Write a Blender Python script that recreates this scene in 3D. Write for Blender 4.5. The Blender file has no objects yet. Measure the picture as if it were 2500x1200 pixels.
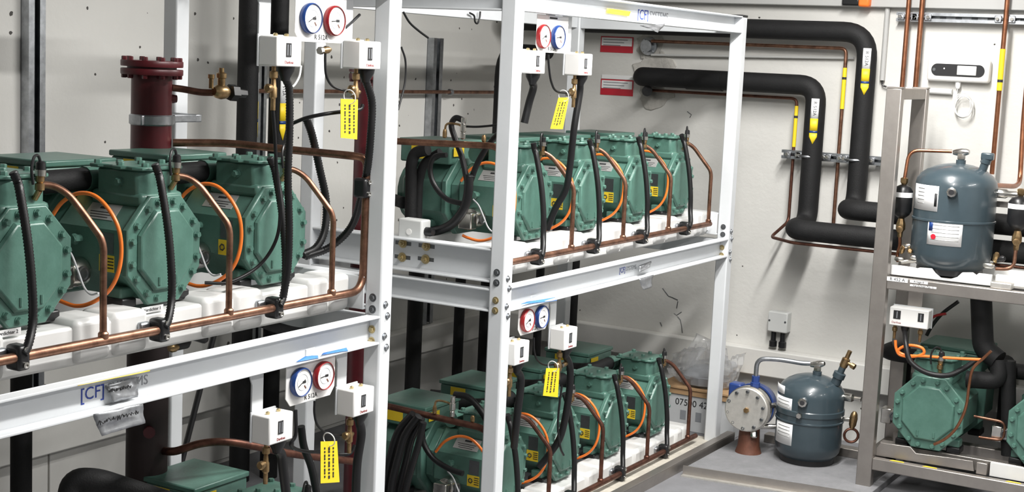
import bpy, bmesh, math, random
from mathutils import Vector, Matrix, noise
random.seed(7)
sc = bpy.context.scene
COL = sc.collection
# ------------------------------------------------------------ camera
FPX = 3537.47
YAW, PITCH, ROLL = (math.radians(a) for a in (30.0909, 7.4063, 2.65897))
CAM = Vector((0, 0, 1.75))
_f = Vector((-math.sin(YAW)*math.cos(PITCH), math.cos(YAW)*math.cos(PITCH), -math.sin(PITCH)))
_r0 = Vector((math.cos(YAW), math.sin(YAW), 0)); _u0 = _r0.cross(_f)
_r = _r0*math.cos(ROLL) + _u0*math.sin(ROLL); _u = _u0*math.cos(ROLL) - _r0*math.sin(ROLL)
cd = bpy.data.cameras.new('camera'); cd.sensor_width = 36; cd.lens = 36*FPX/2500; cd.clip_start = .05
cam = bpy.data.objects.new('camera', cd); COL.objects.link(cam)
M = Matrix((_r, _u, -_f)).transposed().to_4x4(); M.translation = CAM; cam.matrix_world = M
sc.camera = cam
# ------------------------------------------------------------ world, lights, exposure
w = bpy.data.worlds.new('world'); sc.world = w; w.use_nodes = True
w.node_tree.nodes['Background'].inputs[0].default_value = (.9, .95, 1, 1)
w.node_tree.nodes['Background'].inputs[1].default_value = .02
sc.view_settings.view_transform = 'Standard'; sc.view_settings.look = 'None'
sc.view_settings.gamma = 1; sc.view_settings.use_curve_mapping = False
sc.view_settings.exposure = .98
LIGHTS = [(-1.6, 4.95, 0, .78), (1.0, 4.6, 0, .5), (-1.2, 3.2, 0, .72), (1.0, 1.2, 0, .1)]   # ceiling luminaires: x, y, turn, strength
LAMP_Z = 2.72
for lx, ly, lr, ls in LIGHTS:
    ld = bpy.data.lights.new('tube_light', 'AREA'); ld.shape = 'RECTANGLE'; ld.size = .14; ld.size_y = 1.45
    ld.energy = 62*ls; ld.color = (1, .985, .955)
    lo = bpy.data.objects.new('tube_light', ld); COL.objects.link(lo); lo.location = (lx, ly, LAMP_Z-.012); lo.rotation_euler = (0, 0, lr)

# ------------------------------------------------------------ pixel rays: a point seen at (x, y) on a known plane of the room
def ray(x, y): return _f*FPX + _r*(x-1250) - _u*(y-600)
def PX(x, y, X): d = ray(x, y); return CAM + d*((X-CAM.x)/d.x)
def PY(x, y, Y): d = ray(x, y); return CAM + d*((Y-CAM.y)/d.y)
def PZ(x, y, Z): d = ray(x, y); return CAM + d*((Z-CAM.z)/d.z)
def dep(p): return (Vector(p)-CAM).dot(_f)
def m_px(n, p): return n*dep(p)/FPX
# ------------------------------------------------------------ materials
def mat(name, col, rough=.5, metal=0., var=0., vs=6., bump=0., bs=60., col2=None, spec=.5, coat=0., trans=0., alpha=1., emit=0.):
    m = bpy.data.materials.new(name); m.use_nodes = True; nt = m.node_tree; b = nt.nodes['Principled BSDF']
    b.inputs['Base Color'].default_value = (*col, 1); b.inputs['Roughness'].default_value = rough; b.inputs['Metallic'].default_value = metal
    b.inputs['Specular IOR Level'].default_value = spec; b.inputs['Coat Weight'].default_value = coat
    b.inputs['Transmission Weight'].default_value = trans; b.inputs['Alpha'].default_value = alpha
    if emit: b.inputs['Emission Color'].default_value = (*col, 1); b.inputs['Emission Strength'].default_value = emit
    if var or bump:
        tc = nt.nodes.new('ShaderNodeTexCoord')
    if var:
        n = nt.nodes.new('ShaderNodeTexNoise'); n.inputs['Scale'].default_value = vs; n.inputs['Detail'].default_value = 6; n.inputs['Roughness'].default_value = .65
        nt.links.new(tc.outputs['Object'], n.inputs['Vector'])
        r = nt.nodes.new('ShaderNodeValToRGB'); r.color_ramp.elements[0].position = .35; r.color_ramp.elements[1].position = .68
        c2 = col2 or tuple(max(0, c*(1-var)) for c in col)
        r.color_ramp.elements[0].color = (*c2, 1); r.color_ramp.elements[1].color = (*col, 1)
        nt.links.new(n.outputs[0], r.inputs[0]); nt.links.new(r.outputs[0], b.inputs['Base Color'])
    if bump:
        n2 = nt.nodes.new('ShaderNodeTexNoise'); n2.inputs['Scale'].default_value = bs; n2.inputs['Detail'].default_value = 3
        nt.links.new(tc.outputs['Object'], n2.inputs['Vector'])
        bp = nt.nodes.new('ShaderNodeBump'); bp.inputs['Strength'].default_value = bump; bp.inputs['Distance'].default_value = .004
        nt.links.new(n2.outputs[0], bp.inputs['Height']); nt.links.new(bp.outputs[0], b.inputs['Normal'])
    return m
def wall_mat(name, col, pits=.5, flat=(0, 1, 1)):
    m = mat(name, col, .75, bump=.35, bs=35); nt = m.node_tree; b = nt.nodes['Principled BSDF']
    tc = nt.nodes.new('ShaderNodeTexCoord')
    n = nt.nodes.new('ShaderNodeTexNoise'); n.inputs['Scale'].default_value = 1.6; n.inputs['Detail'].default_value = 5
    nt.links.new(tc.outputs['Object'], n.inputs['Vector'])
    r = nt.nodes.new('ShaderNodeValToRGB'); r.color_ramp.elements[0].position = .3; r.color_ramp.elements[1].position = .7
    r.color_ramp.elements[0].color = (*[c*.9 for c in col], 1); r.color_ramp.elements[1].color = (*col, 1)
    nt.links.new(n.outputs[0], r.inputs[0])
    # air holes in the concrete: small dark pits of random size
    vo = nt.nodes.new('ShaderNodeTexVoronoi'); vo.inputs['Scale'].default_value = 17; vo.inputs['Randomness'].default_value = 1
    wob = nt.nodes.new('ShaderNodeTexNoise'); wob.inputs['Scale'].default_value = 45
    add = nt.nodes.new('ShaderNodeVectorMath'); add.operation = 'MULTIPLY_ADD'; add.inputs[1].default_value = tuple(.016*c for c in flat)
    fl = nt.nodes.new('ShaderNodeVectorMath'); fl.operation = 'MULTIPLY'; fl.inputs[1].default_value = flat; nt.links.new(tc.outputs['Object'], fl.inputs[0])
    nt.links.new(fl.outputs[0], wob.inputs['Vector']); nt.links.new(wob.outputs['Color'], add.inputs[0]); nt.links.new(fl.outputs[0], add.inputs[2])
    nt.links.new(add.outputs[0], vo.inputs['Vector'])
    sep = nt.nodes.new('ShaderNodeSeparateColor'); nt.links.new(vo.outputs['Color'], sep.inputs[0])
    th = nt.nodes.new('ShaderNodeMath'); th.operation = 'MULTIPLY_ADD'; th.inputs[1].default_value = .3; th.inputs[2].default_value = -.3*(1-pits)
    nt.links.new(sep.outputs[0], th.inputs[0])
    lt = nt.nodes.new('ShaderNodeMath'); lt.operation = 'LESS_THAN'; nt.links.new(vo.outputs['Distance'], lt.inputs[0]); nt.links.new(th.outputs[0], lt.inputs[1])
    mx = nt.nodes.new('ShaderNodeMixRGB'); mx.inputs[2].default_value = (.06, .055, .05, 1)
    nt.links.new(lt.outputs[0], mx.inputs[0]); nt.links.new(r.outputs[0], mx.inputs[1]); nt.links.new(mx.outputs[0], b.inputs['Base Color'])
    return m
K = dict(
    wall=wall_mat('painted_concrete', (.66, .65, .62), .4), wallb=wall_mat('painted_concrete_back', (.66, .65, .62), .27, (1, 0, 1)),
    ledge=mat('ledge_paint', (.7, .69, .66), .7, var=.12, vs=3), ceil=mat('ceiling_paint', (.42, .42, .41), .8), grey=mat('bare_concrete', (.3, .3, .29), .85, var=.15, vs=2),
    floor=mat('floor_concrete', (.2, .2, .212), .7, var=.25, vs=5, bump=.3, bs=120),
    pad=mat('pad_concrete', (.23, .23, .24), .85, var=.2, vs=14, bump=.5, bs=160),
    white=mat('rack_paint', (.68, .7, .72), .38, var=.05, vs=9), plinth=mat('plinth_paint', (.7, .7, .69), .35, var=.08, vs=8),
    green=mat('green_paint', (.092, .195, .158), .34, var=.22, vs=14, bump=.12, bs=90, col2=(.066, .15, .118)),
    copper=mat('copper', (.36, .19, .125), .4, .9, var=.5, vs=22, col2=(.15, .075, .05)),
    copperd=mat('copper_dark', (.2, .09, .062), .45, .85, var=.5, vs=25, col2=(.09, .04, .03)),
    copperb=mat('copper_bright', (.46, .2, .11), .34, .95, var=.35, vs=18, col2=(.26, .11, .06)),
    brass=mat('brass', (.5, .35, .18), .34, .95, var=.4, vs=60, col2=(.28, .18, .09)), sleeve=mat('vessel_sleeve', (.022, .012, .012), .6),
    chrome=mat('nickel', (.68, .66, .62), .25, 1., var=.2, vs=50), galv=mat('galvanised', (.5, .52, .55), .38, 1., var=.35, vs=24),
    steel=mat('stainless', (.4, .37, .345), .42, .85, var=.14, vs=12), steeld=mat('dark_strut', (.2, .21, .22), .45, .9, var=.3, vs=14),
    cast=mat('cast_aluminium', (.72, .7, .66), .45, .8, var=.15, vs=40),
    rubber=mat('black_insulation', (.0085, .0085, .0092), .68, var=.3, vs=20, bump=.25, bs=200, spec=.35), hose=mat('black_hose', (.008, .008, .0088), .4, spec=.4),
    plast=mat('black_plastic', (.01, .01, .011), .35), orange=mat('orange_hose', (.85, .2, .03), .35), greycable=mat('grey_cable', (.45, .45, .46), .45),
    red=mat('red_primer', (.1, .008, .013), .38, var=.3, vs=18), tank=mat('tank_paint', (.045, .066, .079), .3, var=.1, vs=20, coat=.3),
    yellow=mat('yellow_tag', (.86, .63, .02), .5), yellowd=mat('yellow_sticker', (.8, .58, .03), .5), ink=mat('black_ink', (.02, .02, .022), .6),
    paper=mat('white_label', (.85, .85, .85), .45), blue=mat('blue_plastic', (.012, .045, .19), .3), redp=mat('red_plastic', (.27, .014, .016), .3),
    redsign=mat('red_sign', (.5, .012, .03), .4), face=mat('dial_face', (.88, .87, .86), .4), logo=mat('logo_blue', (.02, .05, .3), .5), logog=mat('logo_grey', (.25, .26, .28), .5),
    box=mat('switch_cover', (.86, .85, .83), .42), dark=mat('dark_window', (.03, .03, .032), .25), tape=mat('silver_tape', (.36, .37, .39), .32, .6, var=.25, vs=50),
    jbox=mat('junction_grey', (.62, .63, .62), .5), plate=mat('nameplate', (.5, .5, .49), .35, .5), bluepaint=mat('pump_blue', (.02, .05, .2), .35),
    rust=mat('brown_stand', (.16, .06, .035), .6, var=.4, vs=20), card=mat('grey_carton', (.55, .56, .57), .7, var=.1, vs=8), cardb=mat('brown_carton', (.4, .25, .13), .75),
    bag=mat('clear_plastic', (.85, .86, .88), .12, trans=.75, alpha=.55), orangep=mat('orange_plastic', (.9, .2, .03), .4), tapeb=mat('blue_tape', (.05, .2, .6), .5),
    wood=mat('pale_board', (.62, .58, .5), .6, var=.3, vs=10), pvc=mat('white_conduit', (.78, .78, .77), .4), gconduit=mat('grey_conduit', (.45, .45, .44), .5),
    plaster=mat('mortar_patch', (.56, .54, .5), .9, var=.35, vs=12, bump=1, bs=50), lamp=mat('lamp_diffuser', (1, .98, .95), .5, emit=6), zinc=mat('yellow_zinc', (.55, .45, .25), .35, .9))
# ------------------------------------------------------------ mesh helpers
def FX(o): return Matrix(((0, 0, 1, o[0]), (1, 0, 0, o[1]), (0, 1, 0, o[2]), (0, 0, 0, 1)))      # u=+Y v=+Z w=+X
def FY(o): return Matrix(((1, 0, 0, o[0]), (0, 0, -1, o[1]), (0, 1, 0, o[2]), (0, 0, 0, 1)))     # u=+X v=+Z w=-Y
class MB:
    def __init__(s, M=None): s.v = []; s.f = []; s.M = M
    def add(s, vs, fs):
        n = len(s.v); s.v += [(s.M @ Vector(v)) if s.M else Vector(v) for v in vs]; s.f += [[i+n for i in f] for f in fs]; return s
    def box(s, x0, x1, y0, y1, z0, z1):
        return s.add([(x, y, z) for z in (z0, z1) for y in (y0, y1) for x in (x0, x1)], [(0, 2, 3, 1), (4, 5, 7, 6), (0, 1, 5, 4), (2, 6, 7, 3), (0, 4, 6, 2), (1, 3, 7, 5)])
    def cb(s, c, d): return s.box(c[0]-d[0]/2, c[0]+d[0]/2, c[1]-d[1]/2, c[1]+d[1]/2, c[2]-d[2]/2, c[2]+d[2]/2)
    def prism(s, poly, z0, z1):
        n = len(poly)
        return s.add([(x, y, z0) for x, y in poly]+[(x, y, z1) for x, y in poly], [list(range(n))[::-1], list(range(n, 2*n))]+[(i, (i+1) % n, n+(i+1) % n, n+i) for i in range(n)])
    def tube(s, pts, r, n=10, caps=True):
        pts = [Vector(p) for p in pts]; m = len(pts); rs = r if isinstance(r, (list, tuple)) else [r]*m
        T = [(pts[min(i+1, m-1)]-pts[max(i-1, 0)]).normalized() for i in range(m)]
        a = T[0].orthogonal().normalized(); vs = []
        for i in range(m):
            a = (a - T[i]*a.dot(T[i])).normalized(); b = T[i].cross(a)
            vs += [pts[i]+(a*math.cos(2*math.pi*k/n)+b*math.sin(2*math.pi*k/n))*rs[i] for k in range(n)]
        fs = [(i*n+k, i*n+(k+1) % n, (i+1)*n+(k+1) % n, (i+1)*n+k) for i in range(m-1) for k in range(n)]
        if caps: fs += [list(range(n))[::-1], list(range((m-1)*n, m*n))]
        return s.add(vs, fs)
    def cyl(s, p0, p1, r, r2=None, n=16): return s.tube([p0, p1], [r, r if r2 is None else r2], n)
    def lathe(s, prof, p0, ax=(0, 0, 1), n=24):
        ax = Vector(ax).normalized(); p0 = Vector(p0); a = ax.orthogonal().normalized(); b = ax.cross(a); vs = []; m = len(prof)
        for r, h in prof: vs += [p0+ax*h+(a*math.cos(2*math.pi*k/n)+b*math.sin(2*math.pi*k/n))*max(r, 1e-4) for k in range(n)]
        fs = [(i*n+k, i*n+(k+1) % n, (i+1)*n+(k+1) % n, (i+1)*n+k) for i in range(m-1) for k in range(n)]
        return s.add(vs, fs+[list(range(n))[::-1], list(range((m-1)*n, m*n))])
    def torus(s, c, ax, R, r, n=28, k=8):
        ax = Vector(ax).normalized(); a = ax.orthogonal().normalized(); b = ax.cross(a); c = Vector(c); vs = []
        for i in range(n):
            d = a*math.cos(2*math.pi*i/n)+b*math.sin(2*math.pi*i/n)
            vs += [c+d*(R+r*math.cos(2*math.pi*j/k))+ax*r*math.sin(2*math.pi*j/k) for j in range(k)]
        return s.add(vs, [(i*k+j, ((i+1) % n)*k+j, ((i+1) % n)*k+(j+1) % k, i*k+(j+1) % k) for i in range(n) for j in range(k)])
    def hexn(s, p, ax, r, h): return s.lathe([(r, 0), (r, h*.8), (r*.85, h)], p, ax, 6)
def fillet(pts, R, k=6):
    pts = [Vector(p) for p in pts]; out = [pts[0]]
    for i in range(1, len(pts)-1):
        a, b, c = pts[i-1], pts[i], pts[i+1]; u = (a-b); v = (c-b); rr = min(R, u.length*.48, v.length*.48); u.normalize(); v.normalize()
        p, q = b+u*rr, b+v*rr
        for j in range(k+1):
            t = j/k; out.append(p*(1-t)**2+b*2*t*(1-t)+q*t*t)
    return out+[pts[-1]]
def spl(pts, k=8):
    pts = [Vector(p) for p in pts]; P = [pts[0]*2-pts[1]]+pts+[pts[-1]*2-pts[-2]]; out = []
    for i in range(1, len(P)-2):
        a, b, c, d = P[i-1], P[i], P[i+1], P[i+2]
        for j in range(k):
            t = j/k; out.append(.5*((2*b)+(c-a)*t+(2*a-5*b+4*c-d)*t*t+(3*b-a-3*c+d)*t**3))
    return out+[pts[-1]]
def resample(pts, step):
    out = [pts[0].copy()]; acc = 0
    for a, b in zip(pts, pts[1:]):
        L = (b-a).length; d = step-acc
        while d <= L: out.append(a.lerp(b, d/L)); d += step
        acc = (acc+L) % step
    return out
ORG = {}
def finish(o, label=None, cat=None, group=None, kind=None):
    if label: o['label'] = label
    if cat: o['category'] = cat
    if group: o['group'] = group
    if kind: o['kind'] = kind
    return o
def thing(name, label, cat, loc=(0, 0, 0), group=None):
    o = bpy.data.objects.new(name, None); o.empty_display_size = .05; COL.objects.link(o); o.location = loc; ORG[o.name] = Vector(loc)
    return finish(o, label, cat, group)
def obj(name, mb, mt, parent=None, smooth=35, bevel=0, label=None, cat=None, group=None, kind=None, solid=0):
    vs = mb.v
    if parent is not None: org = ORG[parent.name]
    else:
        xs = [v.x for v in vs]; ys = [v.y for v in vs]; org = Vector(((min(xs)+max(xs))/2, (min(ys)+max(ys))/2, min(v.z for v in vs)))
    me = bpy.data.meshes.new(name); me.from_pydata([v-org for v in vs], [], mb.f)
    bm = bmesh.new(); bm.from_mesh(me)
    if not solid: bmesh.ops.recalc_face_normals(bm, faces=bm.faces)
    bm.to_mesh(me); bm.free()
    me.materials.append(K[mt] if isinstance(mt, str) else mt)
    if smooth:
        me.polygons.foreach_set('use_smooth', [True]*len(me.polygons)); me.set_sharp_from_angle(angle=math.radians(smooth))
    o = bpy.data.objects.new(name, me); COL.objects.link(o)
    if parent is not None: o.parent = parent
    else: o.location = org
    ORG[o.name] = org
    if bevel:
        md = o.modifiers.new('bevel', 'BEVEL'); md.width = bevel; md.segments = 2; md.limit_method = 'ANGLE'; md.angle_limit = math.radians(50)
    if solid:
        md = o.modifiers.new('thickness', 'SOLIDIFY'); md.thickness = solid
    return finish(o, label, cat, group, kind)
def like(name, src, M, parent):                       # another piece with the same mesh, moved by M (local to the thing)
    o = bpy.data.objects.new(name, src.data); COL.objects.link(o); o.parent = parent; o.matrix_local = M; return o
def text(name, s, size, M, mt, parent, align='CENTER', stretch=1.):
    cu = bpy.data.curves.new(name, 'FONT'); cu.body = s; cu.size = size; cu.align_x = align; cu.align_y = 'CENTER'; cu.extrude = .0004; cu.resolution_u = 3
    to = bpy.data.objects.new('t', cu); COL.objects.link(to); bpy.context.view_layer.update()
    me = bpy.data.meshes.new_from_object(to.evaluated_get(bpy.context.evaluated_depsgraph_get())); bpy.data.objects.remove(to)
    mb = MB(); mb.v = [M @ Vector((v.co.x*stretch, v.co.y, v.co.z)) for v in me.vertices]; mb.f = [list(p.vertices) for p in me.polygons]
    return obj(name, mb, mt, parent, smooth=0)
def dup(root, loc, rotz=0, scale=1, label=None, group=None, skip=()):
    def rec(o, par):
        c = o.copy(); COL.objects.link(c)
        if par: c.parent = par
        for ch in o.children:
            if not ch.name.startswith(tuple(skip) or ('~',)): rec(ch, c)
        return c
    r = rec(root, None); r.location = loc; r.rotation_euler = (0, 0, rotz); r.scale = (scale,)*3
    finish(r, label, None, group); return r
# ------------------------------------------------------------ the room
XW, YW, ZC = -4.0, 6.7, 2.9
XR, YF = 2.3, -1.6
struct = lambda n, mb, m, **k: obj(n, mb, m, kind='structure', **k)
struct('floor', MB().box(XW-.2, XR+.2, YF-.2, YW+.2, -.1, 0), 'floor')
struct('ceiling', MB().box(XW-.2, XR+.2, YF-.2, YW+.2, ZC, ZC+.1), 'ceil')
wl = struct('wall_left', MB().box(XW-.2, XW, YF-.2, YW+.2, 0, ZC), 'wall')
wb = struct('wall_back', MB().box(XW, XR, YW, YW+.2, 0, ZC), 'wallb')
struct('wall_right', MB().box(XR, XR+.2, YF-.2, YW+.2, 0, ZC), 'grey')
struct('wall_front', MB().box(XW, XR, YF-.2, YF, 0, ZC), 'grey')
struct('trim_1', MB().box(XW+.07, XR, YW-.07, YW, .265, .395), 'ledge', bevel=.006)
struct('trim_2', MB().box(XW, XW+.07, YF, YW, .265, .395), 'ledge', bevel=.006)
struct('trim_3', MB().box(XW+.07, XR, YW-.05, YW, 2.055, 2.13), 'gconduit', bevel=.004)     # steel trunking along the top of the back wall
for i, (y0, z0, z1) in enumerate([(1.6, .02, .25), (2.6, .02, .25), (3.6, .02, .25), (4.6, .02, .25), (5.6, .02, .25)]):
    obj('panel', MB().box(XW, XW+.012, y0+.004, y0+.996, z0, z1), 'ledge', wl, bevel=.003)
# mortar patches round the pipe penetrations
def patch(cx, cy, rx, rz, seed):
    random.seed(seed); p = PY(cx, cy, YW); n = 22
    poly = []
    for i in range(n):
        a = 2*math.pi*i/n; k = 1+random.uniform(-.22, .22); poly.append((rx*k*math.cos(a), rz*k*math.sin(a)))
    obj('mortar_patch', MB(FY(p)).prism(poly, -.002, .008), 'plaster', wb, bevel=.003)
patch(1597, 178, .11, .12, 1); patch(1600, 235, .09, .06, 2); patch(1590, 110, .07, .09, 3)
for cr in (((1618, 703), (1632, 722), (1642, 726), (1655, 732)), ((1655, 735), (1652, 752)), ((1646, 764), (1652, 769), (1664, 761)), ((1654, 772), (1661, 780), (1664, 795), (1666, 812)), ((1612, 786), (1616, 796)), ((1678, 272), (1688, 280), (1684, 287))):
    obj('crack', MB().tube([PY(x, y, YW-.0005) for x, y in cr], .0022, 5), 'steeld', wb)
# luminaires on the ceiling
for i, (lx, ly, lr, ls) in enumerate(LIGHTS):
    t = thing('ceiling_light', ['long ceiling light over the aisle in front of the steel stand', 'long ceiling light on the open side right of the steel stand', 'long ceiling light over the aisle beside the near rack post', 'long dimmer ceiling light on the open side near the entrance'][i], 'light', (lx, ly, LAMP_Z), 'ceiling lights')
    obj('housing', MB().box(lx-.09, lx+.09, ly-.78, ly+.78, LAMP_Z+.004, LAMP_Z+.07), 'white', t, bevel=.01)
    obj('diffuser', MB().box(lx-.075, lx+.075, ly-.75, ly+.75, LAMP_Z-.008, LAMP_Z+.004), 'lamp', t)
    for s in (-.6, .6): obj('suspension', MB().cyl((lx, ly+s, LAMP_Z+.07), (lx, ly+s, ZC), .006, n=8), 'galv', t)
# ------------------------------------------------------------ racks
XF, XB = -2.432, -3.31
PW = .058
def chan(M, L, h, d=.045, t=.007):
    """channel section along +u from 0 to L, height h in v, open towards +w (web at w=-d)"""
    mb = MB(M); mb.box(0, L, 0, h, -d, -d+t); mb.box(0, L, 0, t, -d+t, 0); mb.box(0, L, h-t, h, -d+t, 0); return mb
def NX(o): return Matrix(((0, 0, -1, o[0]), (-1, 0, 0, o[1]), (0, 1, 0, o[2]), (0, 0, 0, 1)))   # faces -X
def PYf(o): return Matrix(((-1, 0, 0, o[0]), (0, 0, 1, o[1]), (0, 1, 0, o[2]), (0, 0, 0, 1)))   # faces +Y
hexm = None
def rack(label, y0, y1, with_end_bolts):
    t = thing('compressor_rack', label, 'rack', ((XF+XB)/2, (y0+y1)/2, 0), 'white compressor racks')
    W = 'white'
    for X in (XF-PW, XB):
        for Y in (y0, y1-PW):
            p = obj('post', MB().box(X, X+PW, Y, Y+PW, 0, 1.975), W, t, bevel=.006)
            obj('cap', MB().box(X-.001, X+PW+.001, Y-.001, Y+PW+.001, 1.975, 1.985), 'plast', p, bevel=.003)
            if X > -3:
                for z in (1.03, .995, .935, .9): 
                    bm = MB(); bm.hexn((XF, Y+PW*.5+(.006 if z in (.995, .9) else -.006), z-.02), (1, 0, 0), .0075, .007); bm.lathe([(.011, 0), (.011, .0015)], (XF, Y+PW*.5+(.006 if z in (.995, .9) else -.006), z-.02), (1, 0, 0), 12)
                    obj('bolt', bm, 'galv', p)
                    bm = MB(); bm.hexn((X+PW*.5, Y, z), (0, -1, 0), .0085, .008); bm.lathe([(.0125, 0), (.0125, .0015)], (X+PW*.5, Y, z), (0, -1, 0), 12)
                    obj('bolt', bm, 'zinc' if z < .95 else 'steeld', p)
    a, b = y0+PW, y1-PW
    for z, h in ((.893, .085), (1.903, .076)):
        obj('beam', chan(FX((XF, a, z)), b-a, h), W, t, bevel=.002)
        obj('beam', chan(NX((XB, b, z)), b-a, h), W, t, bevel=.002)
        obj('cross_beam', chan(FY((XB+PW, y0+.004, z-.002)), XF-PW-XB-PW, h-.006), W, t, bevel=.002)
        obj('cross_beam', chan(PYf((XF-PW, y1-.004, z-.002)), XF-PW-XB-PW, h-.006), W, t, bevel=.002)
    e = obj('support_channel', chan(FY((XB+PW, y0+.006, .991)), XF-PW-XB-PW-.002, .115, .06), W, t, bevel=.002)
    obj('support_channel', chan(PYf((XF-PW, y1-.006, .991)), XF-PW-XB-PW, .1, .06), W, t, bevel=.002)
    if with_end_bolts:
        for (px, py) in ((985, 593), (1042, 600), (983, 627), (1040, 632)):
            q = PY(px, py, y0+.06)
            m2 = MB(FY((q.x, y0+.06, q.z))); m2.prism([(-.034, -.007), (.034, -.007), (.034, .007), (-.034, .007)], 0, .0012); obj('slot', m2, 'steeld', e)
            m2 = MB(); m2.lathe([(.017, 0), (.017, .003)], (q.x, y0+.058, q.z), (0, -1, 0), 14); m2.hexn((q.x, y0+.055, q.z), (0, -1, 0), .011, .009); m2.cyl((q.x, y0+.05, q.z), (q.x, y0+.036, q.z), .006, n=10)
            obj('bolt', m2, 'zinc', e)
    # base angle and boards
    obj('base_angle', MB().box(XF+.028, XF+.034, y0-.05, y1+.1, 0, .045).box(XF-.005, XF+.034, y0-.05, y1+.1, .045, .05), 'steel', t, bevel=.001)
    k = 0; y = y0+.02
    while y < y1-.05:
        obj('board', MB().box(XF-.13, XF-.008, y, min(y+.2, y1), .012, .03), 'wood', t, bevel=.003); y += .205
    return t
RB0, RB1 = 4.154, 6.214
rackA = rack('near white steel rack with the large beam logo and red vessel behind', 1.50, 3.502, False)
rackB = rack('far white steel rack standing against the back wall corner', RB0, RB1, True)
# white plinths under each row of compressors
PITCH_Y = .438
def plinth(t, y0, y1, z0, ztop, cents, name='plinth'):
    x0, x1 = -2.66, -2.545
    obj(name, MB().box(x0, x1, y0, y1, z0, ztop-.012), 'plinth', t, bevel=.008)
    obj(name, MB().box(-3.08, -2.96, y0, y1, z0, ztop-.012), 'plinth', t, bevel=.008)
    ed = [y0]+[c for c in cents]+[y1]
    gaps = []
    for c0, c1 in zip([cents[0]-PITCH_Y]+cents, cents+[cents[-1]+PITCH_Y]):
        a, b = max(c0+.10, y0), min(c1-.10, y1)
        if b-a > .03: gaps.append((a, b))
    for a, b in gaps:
        m = (a+b)/2
        for u, v in ((a, m-.004), (m+.004, b)):
            if v-u > .02: obj('raised_block', MB().box(x0+.005, x1+.012, u, v, z0+.004, ztop+.004), 'plinth', t, bevel=.016)
YA = [2.702-PITCH_Y*2, 2.702-PITCH_Y, 2.702, 2.702+PITCH_Y]
YBu = [5.915-PITCH_Y*k for k in (3, 2, 1, 0)]
YBl = [y-.08 for y in YBu]
ZU, ZL = 1.092, .105
XO = -2.58
plinth(rackA, 1.57, 3.43, .985, ZU, YA); plinth(rackB, 4.26, 6.15, .985, ZU, YBu)
plinth(rackB, 4.2, 6.1, .012, ZL, YBl); plinth(rackA, 1.57, 3.43, .012, ZL, YA)
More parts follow.
